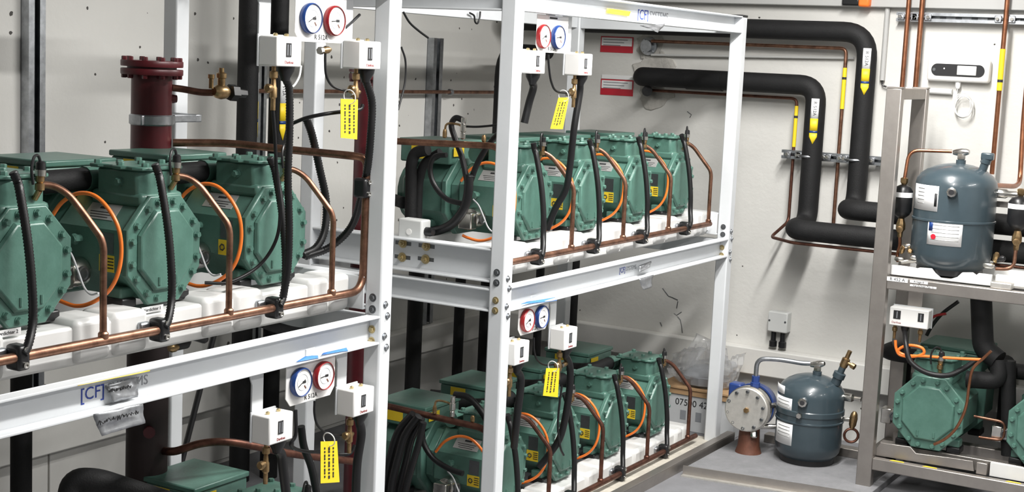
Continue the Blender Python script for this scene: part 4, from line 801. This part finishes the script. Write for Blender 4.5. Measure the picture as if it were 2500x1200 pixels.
t = thing('white_conduit', 'white plastic conduit running level towards the wall unit', 'conduit', PY(2250, 217, YW-.02))
a, b = PY(2166, 214, YW-.02), PY(2325, 217, YW-.02)
obj('tube', MB().tube([a, Vector((b.x, b.y, a.z-.004))], .0105, 12), 'pvc', t); obj('socket', MB().tube([Vector((b.x-.1, b.y, a.z-.003)), Vector((b.x, b.y, a.z-.004))], .0135, 12), 'pvc', t)
t = thing('grey_conduit', 'grey upright conduit on the back wall beside the upper black pipe', 'conduit', PY(2165, 110, YW-.02))
a, b = PY(2168, 14, YW-.02), PY(2153, 196, YW-.02); x = (a.x+b.x)/2
obj('tube', MB().tube([(x, a.y, a.z), (x, a.y, b.z)], .012, 12), 'gconduit', t); obj('cable', MB().tube(spl([(x, a.y, b.z+.01), (x+.004, a.y, b.z-.02), PY(2168, 213, YW-.02)]), .004, 8), 'plast', t)
hose('grey_cable', [Vector((x, YW-.02, a.z-.02)), Vector((x-.002, YW-.02, a.z+.06)), Vector((x-.004, YW-.02, a.z+.15))], .005, 'plast', 'dark cable entering the grey upright conduit from above', 'cable')
t = thing('clamp_tool', 'orange and black device fixed high on the back wall', 'device', PY(2095, 10, YW-.05))
a, b = PY(2062, -8, YW-.04), PY(2103, 15, YW-.04)
obj('body', MB().box(a.x, b.x, YW-.08, YW, b.z, a.z), 'plast', t, bevel=.008)
a, b = PY(2103, -14, YW-.04), PY(2128, 18, YW-.04)
obj('head', MB().box(a.x, b.x, YW-.085, YW, b.z, a.z), 'orangep', t, bevel=.01)
q = PY(1908, 782, YW)
t = thing('wall_socket', 'small grey wall box with two black glands above the ledge', 'box', (q.x, YW, q.z-.05))
obj('housing', MB(FY((q.x, YW, q.z))).cb((0, 0, .03), (.1, .1, .06)), 'jbox', t, bevel=.006)
for s in (-.024, .024):
    obj('gland', MB().lathe([(.013, 0), (.013, .045), (.019, .05), (.019, .075), (.012, .078)], (q.x+s, YW-.032, q.z-.05), (0, 0, -1), 14), 'plast', t)
for s in (-.04, .04): obj('screw', MB().lathe([(.005, 0), (.005, .002)], (q.x+s, YW-.06, q.z+.005), (0, -1, 0), 8), 'steeld', t)
# ------------------------------------------------------------ stainless stand on the right
CX0, CX1, CXR = -1.692, -1.628, -.62
CY0, CY1 = 5.905, 6.345
t = stand = thing('steel_stand', 'stainless steel stand carrying the upper tank and two compressors', 'stand', (-1.1, 6.1, 0))
for X in (CX0, CXR-.064):
    for Y in (CY0, CY1-.045):
        p = obj('post', MB().box(X, X+.064, Y, Y+.045, 0, 1.697), 'steel', t, bevel=.004)
        obj('cap', MB().box(X-.001, X+.065, Y-.001, Y+.046, 1.697, 1.703), 'steel', p)
    obj('side_rail', MB().box(X+.004, X+.06, CY0+.045, CY1-.045, 1.652, 1.697), 'steel', t, bevel=.003)
    for z in (.874, .104): obj('side_rail', MB().box(X+.004, X+.06, CY0+.045, CY1-.045, z, z+.05), 'steel', t, bevel=.003)
for z in (.874, .104):
    obj('front_beam', MB().box(CX1, CXR-.064, CY0, CY0+.035, z, z+.051), 'steel', t, bevel=.004)
    obj('rear_beam', MB().box(CX1, CXR-.064, CY1-.04, CY1-.005, z, z+.051), 'steel', t, bevel=.004)
# upper shelf: cast tray with notched front edge
prof = [(180, 275), (350, 292), (540, 318), (585, 332), (620, 320), (800, 332), (850, 400), (930, 470), (1060, 492), (1180, 455), (1250, 392), (1400, 392), (1455, 432), (1490, 402), (1690, 425)]
YT = 5.975
pp = [PY(2140+x/6, 600+y/6, YT) for x, y in prof]; zlo = .9255
M_ = FY((0, YT, 0))
obj('tray_front', MB(M_).prism([(p.x, p.z) for p in pp]+[(pp[-1].x, zlo), (pp[0].x, zlo)], -.02, 0), 'plinth', t, bevel=.002)
zt_ = pp[0].z
obj('tray_back', MB().box(CX1, CXR-.064, 6.25, 6.27, .926, zt_), 'plinth', t, bevel=.002)
obj('tray_floor', MB().box(CX1, CXR-.064, YT+.02, 6.25, .926, .934), 'cast', t)
obj('tray_rail', MB().box(pp[-1].x+.01, CXR-.064, YT+.02, YT+.05, .93, .972), 'plinth', t, bevel=.004)
obj('tray_bracket', MB().box(pp[-1].x+.008, pp[-1].x+.09, 5.92, 5.972, .9255, .951), 'cast', t, bevel=.004)
# lower shelf rails
pl = [(2139, 1093), (2150, 1080), (2222, 1090), (2236, 1106), (2330, 1118), (2375, 1125), (2378, 1150), (2139, 1111)]
pts = [PY(x, y, 5.955) for x, y in pl]
obj('rail_plate', MB(FY((0, 5.955, 0))).prism([(p.x, p.z) for p in pts][::-1], -.012, 0), 'steel', t, bevel=.001)
a, b = PY(2418, 1128, 5.955), PY(2560, 1160, 5.955); obj('rail_plate', MB().box(a.x, CXR-.064, 5.955, 5.967, .155, a.z), 'plinth', t, bevel=.001)
obj('rail_block', MB().box(PY(2385, 1130, 5.955).x, PY(2412, 1130, 5.955).x, 5.945, 5.99, .155, .205), 'steel', t, bevel=.003)
obj('inner_rail', MB().box(CX1, CXR-.064, 6.0, 6.05, .155, .205), 'steel', t, bevel=.003); obj('inner_rail', MB().box(CX1, CXR-.064, 6.2, 6.25, .155, .205), 'steel', t, bevel=.003)
for k, (px, py) in enumerate(((2290, 1123), (2150+60, 1110), (2480, 1170))):
    q = PZ(px, py, .1555); obj('orange_stain', MB().prism([(q.x-.03, 5.915), (q.x+.03, 5.918), (q.x+.025, 5.928), (q.x-.02, 5.93)], .155, .1562), 'yellowd', t)
# shelf labels
def slabel(x0, y0, x1, y1, txt, size):
    a, b = PY(x0, y0, CY0), PY(x1, y1, CY0); c = (a+b)/2
    s_ = obj('shelf_label', MB(FY((c.x, CY0, c.z))).cb((0, 0, .0006), (b.x-a.x, a.z-b.z, .0012)), 'paper', stand, smooth=0)
    text('lettering', txt, size, FY((c.x, CY0-.0014, c.z)), 'ink', s_)
slabel(2166, 674, 2216, 690, 'R 452 A', .019); slabel(2222, 682, 2265, 694, 'Anlage B', .012); slabel(2222, 693, 2286, 705, 'Verdichter-Nr. 1', .0125)
# compressors on the lower shelf
cc = PY(2266, 1000, 5.98); cb_ = PY(2266, 1094, 5.98)
k = dup(proto, (cc.x, 5.98, .212), -math.pi/2, 1.12, 'green compressor facing front on the steel stand beneath the double pressure switch', 'green compressors on the steel stand')
c2x = PY(2552, 1040, 5.98).x
dup(proto, (c2x, 5.98, .212), -math.pi/2, 1.12, 'green compressor cut off by the right picture edge on the steel stand', 'green compressors on the steel stand')
# tanks
def tank(label, c, zb, zt, r, group='blue-grey liquid tanks'):
    t = thing('liquid_tank', label, 'tank', (c[0], c[1], zb), group); c = Vector((c[0], c[1], 0)); h = zt-zb
    pr = [(r*.55, zb+.012), (r*.8, zb+.022), (r*.95, zb+.05), (r, zb+.085), (r, zb+h*.47)]
    obj('lower_shell', MB().lathe(pr, c, (0, 0, 1), 44), 'tank', t, smooth=60)
    pr = [(r, zb+h*.48), (r, zt-.1)]+[(r*math.cos(g), zt-.1+.09*math.sin(g)) for g in (.25, .5, .75, 1.0, 1.2, 1.4, 1.55)]
    obj('upper_shell', MB().lathe(pr, c, (0, 0, 1), 44), 'tank', t, smooth=60)
    obj('seam', MB().lathe([(r, zb+h*.465), (r+.004, zb+h*.47), (r+.004, zb+h*.485), (r, zb+h*.49)], c, (0, 0, 1), 44), 'tank', t)
    obj('base_ring', MB().lathe([(r*.82, zb), (r*.8, zb+.03), (r*.72, zb+.035)], c, (0, 0, 1), 36), 'plast', t)
    return t
def wrap(t, name, c, r, a0, a1, z0, z1, mt, n=10, off=.0015, parent=None):
    vs = []; 
    for z in (z0, z1):
        for i in range(n+1):
            g = a0+(a1-a0)*i/n; vs.append(Vector((c[0]+(r+off)*math.cos(g), c[1]+(r+off)*math.sin(g), z)))
    return obj(name, MB().add(vs, [(i, i+1, n+2+i, n+1+i) for i in range(n)]), mt, parent or t, solid=.0008)
def ang(c, px, py, r):
    """angle on a vertical cylinder of radius r at c that is seen at pixel column px"""
    best = None
    for i in range(721):
        g = -math.pi+i*math.pi/360; p = Vector((c[0]+r*math.cos(g), c[1]+r*math.sin(g), 1))
        if (CAM-p).dot(Vector((math.cos(g), math.sin(g), 0))) <= 0: continue
        d = ray(px, py); s = (p.y-CAM.y)/d.y; e = abs((CAM+d*s).x-p.x)
        if best is None or e < best[0]: best = (e, g)
    return best[1]
TC = PY(2331, 500, 6.13); rT = .165; TC = (TC.x, 6.13)
zbT = .972; ztT = PY(2340, 392, 6.13).z
T1 = tank('large blue-grey tank with two paper labels on the steel stand', TC, zbT-.03, ztT, rT)
def zpy(y, x=2331): return PY(x, y, 6.13-rT).z
for (x0, x1, y0, y1, nm) in ((2237, 2294, 450, 512, 'a'), (2267, 2352, 538, 596, 'b')):
    f = wrap(T1, 'paper_label', TC, rT, ang(TC, x0, y0, rT), ang(TC, x1, y0, rT), zpy(y1, x0), zpy(y0, x0), 'paper')
    for q in range(5):
        zz_ = zpy(y0+8+q*9, x0); g0, g1 = ang(TC, x0+8, y0, rT), ang(TC, x1-(34 if nm == 'a' else 8), y0, rT)
        wrap(T1, 'text_line', TC, rT, g0, g1, zz_-.003, zz_, 'plate', 4, .0026, f)
    if nm == 'a': wrap(T1, 'barcode', TC, rT, ang(TC, 2281, 500, rT), ang(TC, 2287, 500, rT), zpy(500, x0), zpy(468, x0), 'ink', 2, .0026, f)
    else:
        wrap(T1, 'blue_field', TC, rT, ang(TC, 2269, 550, rT), ang(TC, 2278, 550, rT), zpy(562, x0), zpy(538, x0), 'blue', 2, .0026, f)
        g = ang(TC, 2279, 575, rT); q = Vector((TC[0]+(rT+.003)*math.cos(g), TC[1]+(rT+.003)*math.sin(g), zpy(576, x0)))
        obj('round_logo', MB().lathe([(.011, 0), (.011, .0008)], q, (math.cos(g), math.sin(g), 0), 16), 'redsign', f)
def boss(t, c, r, px, py, col='cast', yref=6.13):
    g = ang(c, px, py, r); n = Vector((math.cos(g), math.sin(g), 0)); p = Vector((c[0], c[1], PY(px, py, c[1]+r*math.sin(g)).z))+n*(r-.002)
    obj('sight_boss', MB().lathe([(.021, 0), (.021, .012), (.019, .014)], p, n, 20), 'tank', t); b = obj('sight_nut', MB().lathe([(.02, .013), (.02, .027), (.012, .029)], p, n, 8), 'chrome', t)
    obj('sight_glass', MB().lathe([(.011, .028), (.011, .0305)], p, n, 14), 'dark', b)
boss(T1, TC, rT, 2324, 468)
tp = Vector((TC[0], TC[1], ztT-.012))
def topvalve(t, p, d):
    obj('top_boss', MB().lathe([(.02, 0), (.02, .016)], p, (0, 0, 1), 16), 'tank', t)
    obj('top_valve', MB().lathe([(.013, 0), (.018, .006), (.018, .026), (.012, .034)], p+Vector((0, 0, .014)), (0, 0, 1), 6), 'chrome', t)
    obj('valve_head', MB().lathe([(.01, -.035), (.014, -.02), (.016, 0), (.014, .02), (.009, .032)], p+Vector((0, 0, .048)), d, 12), 'chrome', t)
topvalve(T1, tp+Vector((.01, 0, 0)), (1, -.15, .1))
g_ = tp+Vector((.1, .0, -.022)); obj('side_nozzle', MB().lathe([(.017, 0), (.017, .03), (.021, .032), (.021, .05)], g_, (.25, 0, 1), 14), 'tank', T1)
obj('nozzle_cap', MB().cb(g_+Vector((.016, 0, .06)), (.05, .035, .03)), 'tank', T1, bevel=.006)
# filter driers either side of the upper tank
def drier(label, px, ytop, ybot, Y, r=.04, elbow=True):
    a, b = PY(px, ytop, Y), PY(px, ybot, Y); c = Vector((a.x, Y, b.z)); h = a.z-b.z
    t = thing('filter_drier', label, 'filter', c, 'black filter driers')
    obj('shell', MB().lathe([(.012, -.006), (r*.8, h*.08), (r, h*.2), (r, h*.8), (r*.75, h*.93), (.012, h)], c, (0, 0, 1), 26), 'plast', t, smooth=50)
    obj('label_band', MB().lathe([(r+.0008, h*.62), (r+.0008, h*.77)], c, (0, 0, 1), 26), 'paper', t)
    obj('nut', MB().lathe([(.01, h), (.016, h+.01), (.016, h+.026), (.009, h+.03)], c, (0, 0, 1), 8), 'brass', t)
    obj('nut', MB().lathe([(.01, .0), (.014, .01), (.02, .03), (.02, .05), (.012, .062), (.01, .085)], c, (0, 0, -1), 8), 'brass', t)
    obj('sight_glass', MB().lathe([(.014, 0), (.014, .02), (.01, .021)], c+Vector((0, -.008, -.05)), (.2, -1, 0), 14), 'brass', t)
    return c, h
d1, h1 = drier('black filter drier with white band left of the upper tank', 2207, 450, 530, 6.08)
d2, h2 = drier('black filter drier at the right picture edge beside the upper tank', 2492, 478, 560, 6.08, .045)
cpt = tp+Vector((-.03, 0, .048))
top1 = d1+Vector((0, 0, h1+.02))
obj('copper_pipe', MB().tube(fillet([cpt, Vector((top1.x+.005, 6.1, cpt.z-.005)), top1], .045), .0075, 12), 'copperb', smooth=60, label='copper pipe from the upper tank top to the black filter', cat='pipe')
obj('copper_pipe', MB().tube(spl([d1+Vector((0, 0, -.08)), d1+Vector((.003, 0, -.12)), d1+Vector((-.004, .0, -.16)), d1+Vector((-.006, .02, -.19))]), .007, 10), 'copperb', smooth=60, label='short copper pipe below the left filter drier', cat='pipe')
lowp = PY(2430, 655, 6.06)
obj('copper_pipe', MB().tube(fillet([d2+Vector((0, 0, -.08)), Vector((d2.x, 6.07, lowp.z+.005)), lowp], .05), .008, 12), 'copper', smooth=60, label='copper bend under the filter at the right picture edge', cat='pipe')
t = thing('valve_group', 'small brass and steel valves at the left foot of the upper tank', 'valve', PZ(2215, 640, .95))
for k, (px, py, col, r) in enumerate(((2203, 608, 'brass', .011), (2213, 600, 'chrome', .01), (2222, 612, 'brass', .012), (2234, 628, 'chrome', .011), (2196, 632, 'chrome', .01))):
    q = PY(px, py, 6.03); obj('valve_body', MB().lathe([(r*.6, -.02), (r, -.012), (r, .01), (r*.6, .018)], q, ((.3, -.4, 1), (1, 0, .3), (.2, -1, .2), (1, .2, -.1), (1, 0, 0))[k], 10), col, t)
obj('manifold', MB().tube([PY(2200, 640, 6.03), PY(2245, 634, 6.05)], .009, 10), 'chrome', t)
t = thing('valve_group', 'small brass valve at the right foot of the upper tank', 'valve', PZ(2432, 650, .95))
for k, (px, py, col) in enumerate(((2432, 628, 'brass'), (2442, 632, 'plast'), (2415, 648, 'chrome'))):
    q = PY(px, py, 6.04); obj('valve_body', MB().lathe([(.008, -.024), (.013, -.014), (.013, .012), (.008, .022)], q, ((.2, -.5, 1), (1, -.5, .3), (1, 0, 0))[k], 10), col, t)
t = thing('tank_outlet', 'nickel valve on the right side of the upper tank', 'valve', PY(2440, 470, 6.2))
obj('valve_body', MB().lathe([(.014, -.05), (.02, -.03), (.02, .01), (.013, .02), (.013, .06)], PY(2450, 472, 6.16), (1, 0, 0), 12), 'chrome', t)
obj('support_bar', MB().box(TC[0]+.12, CXR-.1, 6.22, 6.24, PY(2460, 500, 6.22).z-.012, PY(2460, 500, 6.22).z+.012), 'steel', t)
# double pressure switch under the shelf
q = PY(2220, 775, 5.99)
t = thing('pressure_switch', 'wide white pressure switch with two windows under the stand shelf', 'pressure switch', (q.x, 6.0, q.z-.045))
M_ = FY((q.x, 6.04, q.z)); Wd, Hd = .162, .078
cv = obj('cover', MB(M_).cb((0, 0, .03), (Wd, Hd, .06)), 'box', t, bevel=.004)
for s, w_ in ((-.049, .03), (.05, .024)):
    wn = obj('window', MB(M_).cb((s, .008, .0605), (w_, .036, .002)), 'dark', cv, smooth=0); obj('scale', MB(M_).cb((s, .008, .0618), (.004, .028, .0008)), 'logog', wn, smooth=0)
text('lettering', 'Danfoss', .012, M_ @ Matrix.Translation((-.05, -.025, .0604)), 'redp', cv)
obj('hanger_plate', MB().box(q.x-.025, q.x+.035, 6.043, 6.048, q.z, .874), 'steel', t); obj('back_plate', MB(M_).cb((0, 0, -.003), (Wd+.004, Hd+.006, .006)), 'white', t)
for s in (-.062, .045): obj('brass_nut', MB().lathe([(.007, 0), (.007, .01), (.011, .012), (.011, .026), (.007, .03), (.006, .06)], (q.x+s, 6.01, q.z-Hd/2), (0, 0, -1), 10), 'brass', t)
obj('gland', MB().lathe([(.018, 0), (.017, .012), (.011, .03)], (q.x-.02, 6.01, q.z-Hd/2), (0, 0, -1), 14), 'plast', t)
hose('conduit', [Vector((q.x-.02, 6.01, q.z-Hd/2-.02))]+[PY(x, y, Y) for x, y, Y in ((2212, 840, 5.95), (2222, 880, 5.93), (2260, 908, 5.93), (2310, 916, 5.95), (2350, 900, 6.0), (2380, 880, 6.05))], .011, 'hose', 'black conduit sagging from the double switch across the stand compressor', 'conduit', n=12)
lo = [PY(x, y, 5.97) for x, y in ((2186, 830), (2188, 850), (2198, 866), (2230, 870), (2255, 862), (2250, 848), (2222, 842), (2200, 848), (2194, 858), (2215, 867), (2260, 869), (2300, 872), (2350, 875), (2395, 877))]
hose('orange_hose', lo, .0062, 'orange', 'orange hose coiled on top of the stand compressor', 'hose')
hose('orange_hose', [PY(x, y, 5.9) for x, y in ((2420, 856), (2400, 875), (2375, 900), (2366, 940), (2360, 985), (2348, 1020), (2330, 1050), (2305, 1072), (2280, 1084))], .0062, 'copperb', 'rust red hose hanging in front of the stand compressor', 'hose')
pcl = [PY(x, y, Y) for x, y, Y in ((2395, 720, 6.18), (2392, 800, 6.18), (2400, 850, 6.17), (2438, 880, 6.15), (2440, 930, 6.13), (2385, 930, 6.13))]
obj('insulated_pipe', MB().tube(fillet([pcl[0], pcl[2], pcl[3]], .08), .044, 20), 'rubber', smooth=60, label='thick black insulated pipe dropping under the stand shelf', cat='pipe')
obj('insulated_pipe', MB().tube(fillet([pcl[3]+Vector((.0, 0, .0)), pcl[4], PY(2360, 925, 6.12)], .06), .036, 20), 'rubber', smooth=60, label='black insulated elbow between the two stand compressors', cat='pipe')
obj('insulated_pipe', MB().tube([PY(2462, 880, 6.16), PY(2462, 1110, 6.16)], .03, 18), 'rubber', smooth=60, label='black insulated upright behind the right stand compressor', cat='pipe')
hose('black_cable', [PY(x, y, 6.2) for x, y in ((2262, 818), (2275, 795), (2300, 765), (2340, 735))], .008, 'hose', 'black cable rising right of the double pressure switch', 'cable')
hose('red_cable', [PY(x, y, 6.18) for x, y in ((2268, 780), (2285, 770), (2310, 765))], .006, 'redp', 'short red cable beside the double pressure switch', 'cable')
obj('copper_pipe', MB().tube(fillet([PY(2378, 1015, 6.12), PY(2455, 1030, 6.12), PY(2450, 1075, 6.12), PY(2390, 1066, 6.12)], .03), .006, 10), 'copper', smooth=60, label='small copper loop between the two stand compressors', cat='pipe')
# ------------------------------------------------------------ floor pad, tank and oil unit on the floor
t = thing('concrete_pad', 'low concrete pad edged with steel angle under the floor tank', 'pad', (-1.9, 6.1, 0))
f0, f1 = PZ(1712, 1150, .03), PZ(2085, 1205, .03); xa = XF+.06
yfL, yfR = f0.y, f1.y
obj('slab', MB().prism([(xa, yfL+.0), (-1.6, yfR+.0), (-1.6, 6.55), (xa, 6.55)], 0, .03), 'pad', t, bevel=.003)
dv = (Vector((-1.6, yfR, 0))-Vector((xa, yfL, 0))).normalized(); nv = Vector((dv.y, -dv.x, 0))
m = MB(); A_, B_ = Vector((xa, yfL, 0)), Vector((-1.6, yfR, 0))
def bar(a, b, n, w0, w1, z0, z1): 
    vs = [p+n*w+Vector((0, 0, z)) for z in (z0, z1) for p in (a, b) for w in (w0, w1)]
    return MB().add(vs, [(0, 1, 3, 2), (4, 6, 7, 5), (0, 4, 5, 1), (2, 3, 7, 6), (0, 2, 6, 4), (1, 5, 7, 3)])
obj('edge_angle', bar(A_, B_, nv, .0, .006, 0, .042), 'steel', t); obj('edge_flange', bar(A_, B_, nv, .006, .035, 0, .005), 'cast', t)
obj('rear_channel', MB().box(-2.25, -1.6, 6.3, 6.36, .03, .07), 'steel', t, bevel=.003)
TF = PZ(1972, 1128, .03); rF = .147; TF = (PY(1974, 1050, 6.14).x, 6.14)
ztF = PY(1985, 906, 6.14).z
T2 = tank('blue-grey tank standing on the floor pad with a steel strap', TF, .03, ztF, rF)
def zf(y, x=1974): return PY(x, y, 6.14-rF).z
for (x0, x1, y0, y1) in ((1897, 1935, 968, 1005), (1897, 1936, 1030, 1082)):
    f = wrap(T2, 'paper_label', TF, rF, ang(TF, x0, y0, rF), ang(TF, x1, y0, rF), zf(y1, x0), zf(y0, x0), 'paper')
    for q in range(4):
        z_ = zf(y0+7+q*8, x0); wrap(T2, 'text_line', TF, rF, ang(TF, x0+5, y0, rF), ang(TF, x1-6, y0, rF), z_-.0025, z_, 'plate', 4, .0026, f)
f = wrap(T2, 'small_label', TF, rF, ang(TF, 1899, 945, rF), ang(TF, 1917, 945, rF), zf(962, 1899), zf(942, 1899), 'paper', 4)
boss(T2, TF, rF, 1962, 980)
zs = zf(1022)
obj('strap', MB().lathe([(rF+.001, zs-.004), (rF+.004, zs), (rF+.004, zs+.02), (rF+.001, zs+.024)], (TF[0], TF[1], 0), (0, 0, 1), 44), 'tank', T2)
g = ang(TF, 1952, 1022, rF); obj('strap_bolt', MB().hexn((TF[0]+(rF+.004)*math.cos(g), TF[1]+(rF+.004)*math.sin(g), zs+.01), (math.cos(g), math.sin(g), 0), .014, .016), 'chrome', T2)
tp2 = Vector((TF[0]+.02, TF[1], ztF-.012)); topvalve(T2, tp2, (1, -.1, .25))
g_ = Vector((TF[0]+.105, TF[1], ztF-.04))
obj('side_nozzle', MB().lathe([(.022, 0), (.022, .03), (.027, .032), (.027, .055), (.015, .058), (.015, .085)], g_, (.35, 0, 1), 14), 'tank', T2)
obj('nozzle_valve', MB().lathe([(.013, .08), (.018, .09), (.018, .125), (.01, .13), (.01, .165)], g_, (.35, 0, 1), 10), 'brass', T2)
obj('valve_knob', MB().lathe([(.008, .015), (.008, .03), (.013, .032), (.013, .05)], g_+Vector((.037, 0, .105)), (1, -.2, -.35), 10), 'brass', T2)
sv = PY(2075, 970, 6.16)
obj('side_valve', MB().lathe([(.012, -.04), (.018, -.02), (.018, .01), (.01, .02), (.01, .05)], sv, (1, 0, 0), 10), 'chrome', T2)
obj('lower_outlet', MB().tube([PY(2055, 1022, 6.16), PY(2080, 1024, 6.16)], .009, 10), 'chrome', T2)
t = thing('brass_hook_valve', 'brass valve with copper loop right of the floor tank', 'valve', PY(2082, 1040, 6.15))
obj('valve_body', MB().lathe([(.008, -.05), (.016, -.03), (.018, 0), (.014, .02), (.008, .03)], PY(2084, 1020, 6.15), (.1, 0, 1), 10), 'brass', t)
obj('loop', MB().torus(PY(2078, 1062, 6.15), (.45, -1, 0), .03, .006, 22, 8), 'copperd', t)
# oil unit
U = PY(1820, 1000, 6.02); t = thing('oil_unit', 'round steel-faced oil unit with blue housing left of the floor tank', 'pump', (U.x, 6.1, .03))
rU = .098
obj('face_plate', MB().lathe([(rU, 0), (rU, .016), (rU*.96, .019)], U+Vector((0, .019, 0)), (0.1, -1, .06), 36), 'cast', t)
obj('rim', MB().lathe([(rU*1.05, 0), (rU*1.05, .03)], U+Vector((0, .05, 0)), (.1, -1, .06), 36), 'chrome', t)
obj('seal_ring', MB().lathe([(rU*1.01, 0), (rU*1.01, .03)], U+Vector((-.004, .08, 0)), (.1, -1, .06), 36), 'plast', t)
obj('housing', MB().lathe([(rU*.6, -.07), (rU*.95, -.05), (rU*1.04, 0), (rU*1.04, .045)], U+Vector((-.006, .125, 0)), (.1, -1, .06), 36), 'bluepaint', t, smooth=50)
for i in range(10):
    a = 2*math.pi*i/10+.25; q = U+Vector((rU*.86*math.cos(a), .0, rU*.86*math.sin(a)))
    obj('bolt', MB().lathe([(.008, 0), (.008, .009), (.005, .01), (.005, .005)], q, (.1, -1, .06), 8), 'steeld', t)
obj('centre_plug', MB().hexn(U+Vector((.005, .0, .0)), (.1, -1, .06), .013, .012), 'brass', t)
obj('top_port', MB().lathe([(.022, 0), (.022, .02), (.018, .022), (.018, .05)], U+Vector((.012, .07, rU*.98)), (0, 0, 1), 10), 'bluepaint', t)
obj('side_block', MB().cb(U+Vector((-.085, .1, .06)), (.06, .06, .07)), 'bluepaint', t, bevel=.008)
obj('stand_foot', MB().lathe([(.06, .03), (.05, .06), (.045, U.z-rU*.8)], (U.x-.0, 6.09, 0), (0, 0, 1), 20), 'rust', t)
obj('drain_valve', MB().lathe([(.01, 0), (.016, .008), (.016, .03), (.01, .035)], U+Vector((.035, .03, -rU*.95)), (.2, -.3, -1), 8), 'chrome', t)
obj('outlet', MB().tube([U+Vector((.05, .06, -rU*.8)), Vector((TF[0]-rF+.02, TF[1]-.02, U.z-rU*.75))], .011, 12), 'chrome', t); obj('outlet', MB().tube([U+Vector((.08, .08, .02)), Vector((TF[0]-rF+.02, TF[1], U.z+.02))], .012, 12), 'chrome', t)
up = U+Vector((.012, .07, rU*.98+.045)); pz = PY(1840, 872, 6.1).z; e2 = tp2+Vector((-.035, 0, .046))
obj('steel_pipe', MB().tube(fillet([up, Vector((up.x, up.y, pz)), PY(1900, 876, 6.11), PY(1960, 886, 6.13), e2], .04), .0105, 14), 'galv', smooth=60, label='bent steel pipe joining the oil unit to the floor tank top', cat='pipe')
# carton with a plastic bag on it
b0, b1 = PY(1600, 985, 6.36), PY(1790, 1060, 6.36)
t = thing('carton', 'grey carton with a printed number behind the far rack', 'box', ((b0.x+b1.x)/2, 6.45, 0))
ztb = PY(1700, 953, 6.36).z
cb1 = obj('body', MB().box(b0.x, b1.x, 6.36, 6.6, 0, ztb), 'card', t, bevel=.003)
obj('flap', MB().box(b0.x+.01, b1.x-.01, 6.345, 6.365, ztb, ztb+.008).box(b0.x, b1.x, 6.365, 6.6, ztb, ztb+.004), 'cardb', t)
obj('rim', MB().box(b0.x-.002, b1.x+.002, 6.352, 6.36, ztb-.028, ztb+.002), 'cardb', t)
q = PY(1688, 985, 6.36); text('lettering', '07500 42', .045, FY((q.x, 6.3592, q.z)), 'ink', cb1)
for k in range(2): obj('print_mark', MB(FY((q.x-.04+.08*k, 6.3592, q.z-.06))).cb((0, 0, 0), (.03, .045, .0008)), 'logog', cb1, smooth=0)
bc = PY(1712, 895, 6.45)
bg = MB(); n1, n2 = 26, 18; vs = []
for i in range(n2+1):
    th = math.pi*i/n2
    for j in range(n1):
        ph = 2*math.pi*j/n1; d = Vector((math.sin(th)*math.cos(ph), math.sin(th)*math.sin(ph), math.cos(th)))
        k = 1+.28*noise.noise(d*2.3+Vector((3, 1, 2)))+.16*noise.noise(d*5.1)+.07*noise.noise(d*11)
        vs.append(Vector((bc.x+d.x*.17*k, 6.46+d.y*.085*k, max(ztb+.006, ztb+.085+d.z*.1*k))))
bg.add(vs, [(i*n1+j, i*n1+(j+1) % n1, (i+1)*n1+(j+1) % n1, (i+1)*n1+j) for i in range(n2) for j in range(n1)])
t = thing('plastic_bag', 'crumpled clear plastic bag with parts lying on the carton', 'bag', (bc.x, 6.46, ztb))
obj('film', bg, 'bag', t, smooth=25)
obj('filler', MB().lathe([(.02, 0), (.09, .01), (.1, .05), (.06, .09), (.01, .1)], (bc.x+.01, 6.47, ztb+.008), (0, 0, 1), 14), 'logog', t, smooth=20)
for k, cs in enumerate((((1650, 905), (1700, 812), (1740, 830), (1690, 900)), ((1720, 830), (1775, 850), (1780, 900), (1740, 900)), ((1788, 868), (1822, 860), (1800, 930), (1775, 945)))):
    pts = [PY(x, y, 6.5 if q in (1, 2) else 6.44) for q, (x, y) in enumerate(cs)]
    a, b, c, d = pts; vs = []; n = 8; nn = (b-a).cross(d-a).normalized()
    for i in range(n+1):
        for j in range(n+1):
            u, v = i/n, j/n; p = a*(1-u)*(1-v)+b*u*(1-v)+c*u*v+d*(1-u)*v; vs.append(p+nn*.02*noise.noise(Vector((u*4+k, v*4, k))))
    obj('bag_flap', MB().add(vs, [(i*(n+1)+j, (i+1)*(n+1)+j, (i+1)*(n+1)+j+1, i*(n+1)+j+1) for i in range(n) for j in range(n)]), 'bag', t, smooth=25, solid=.0005)
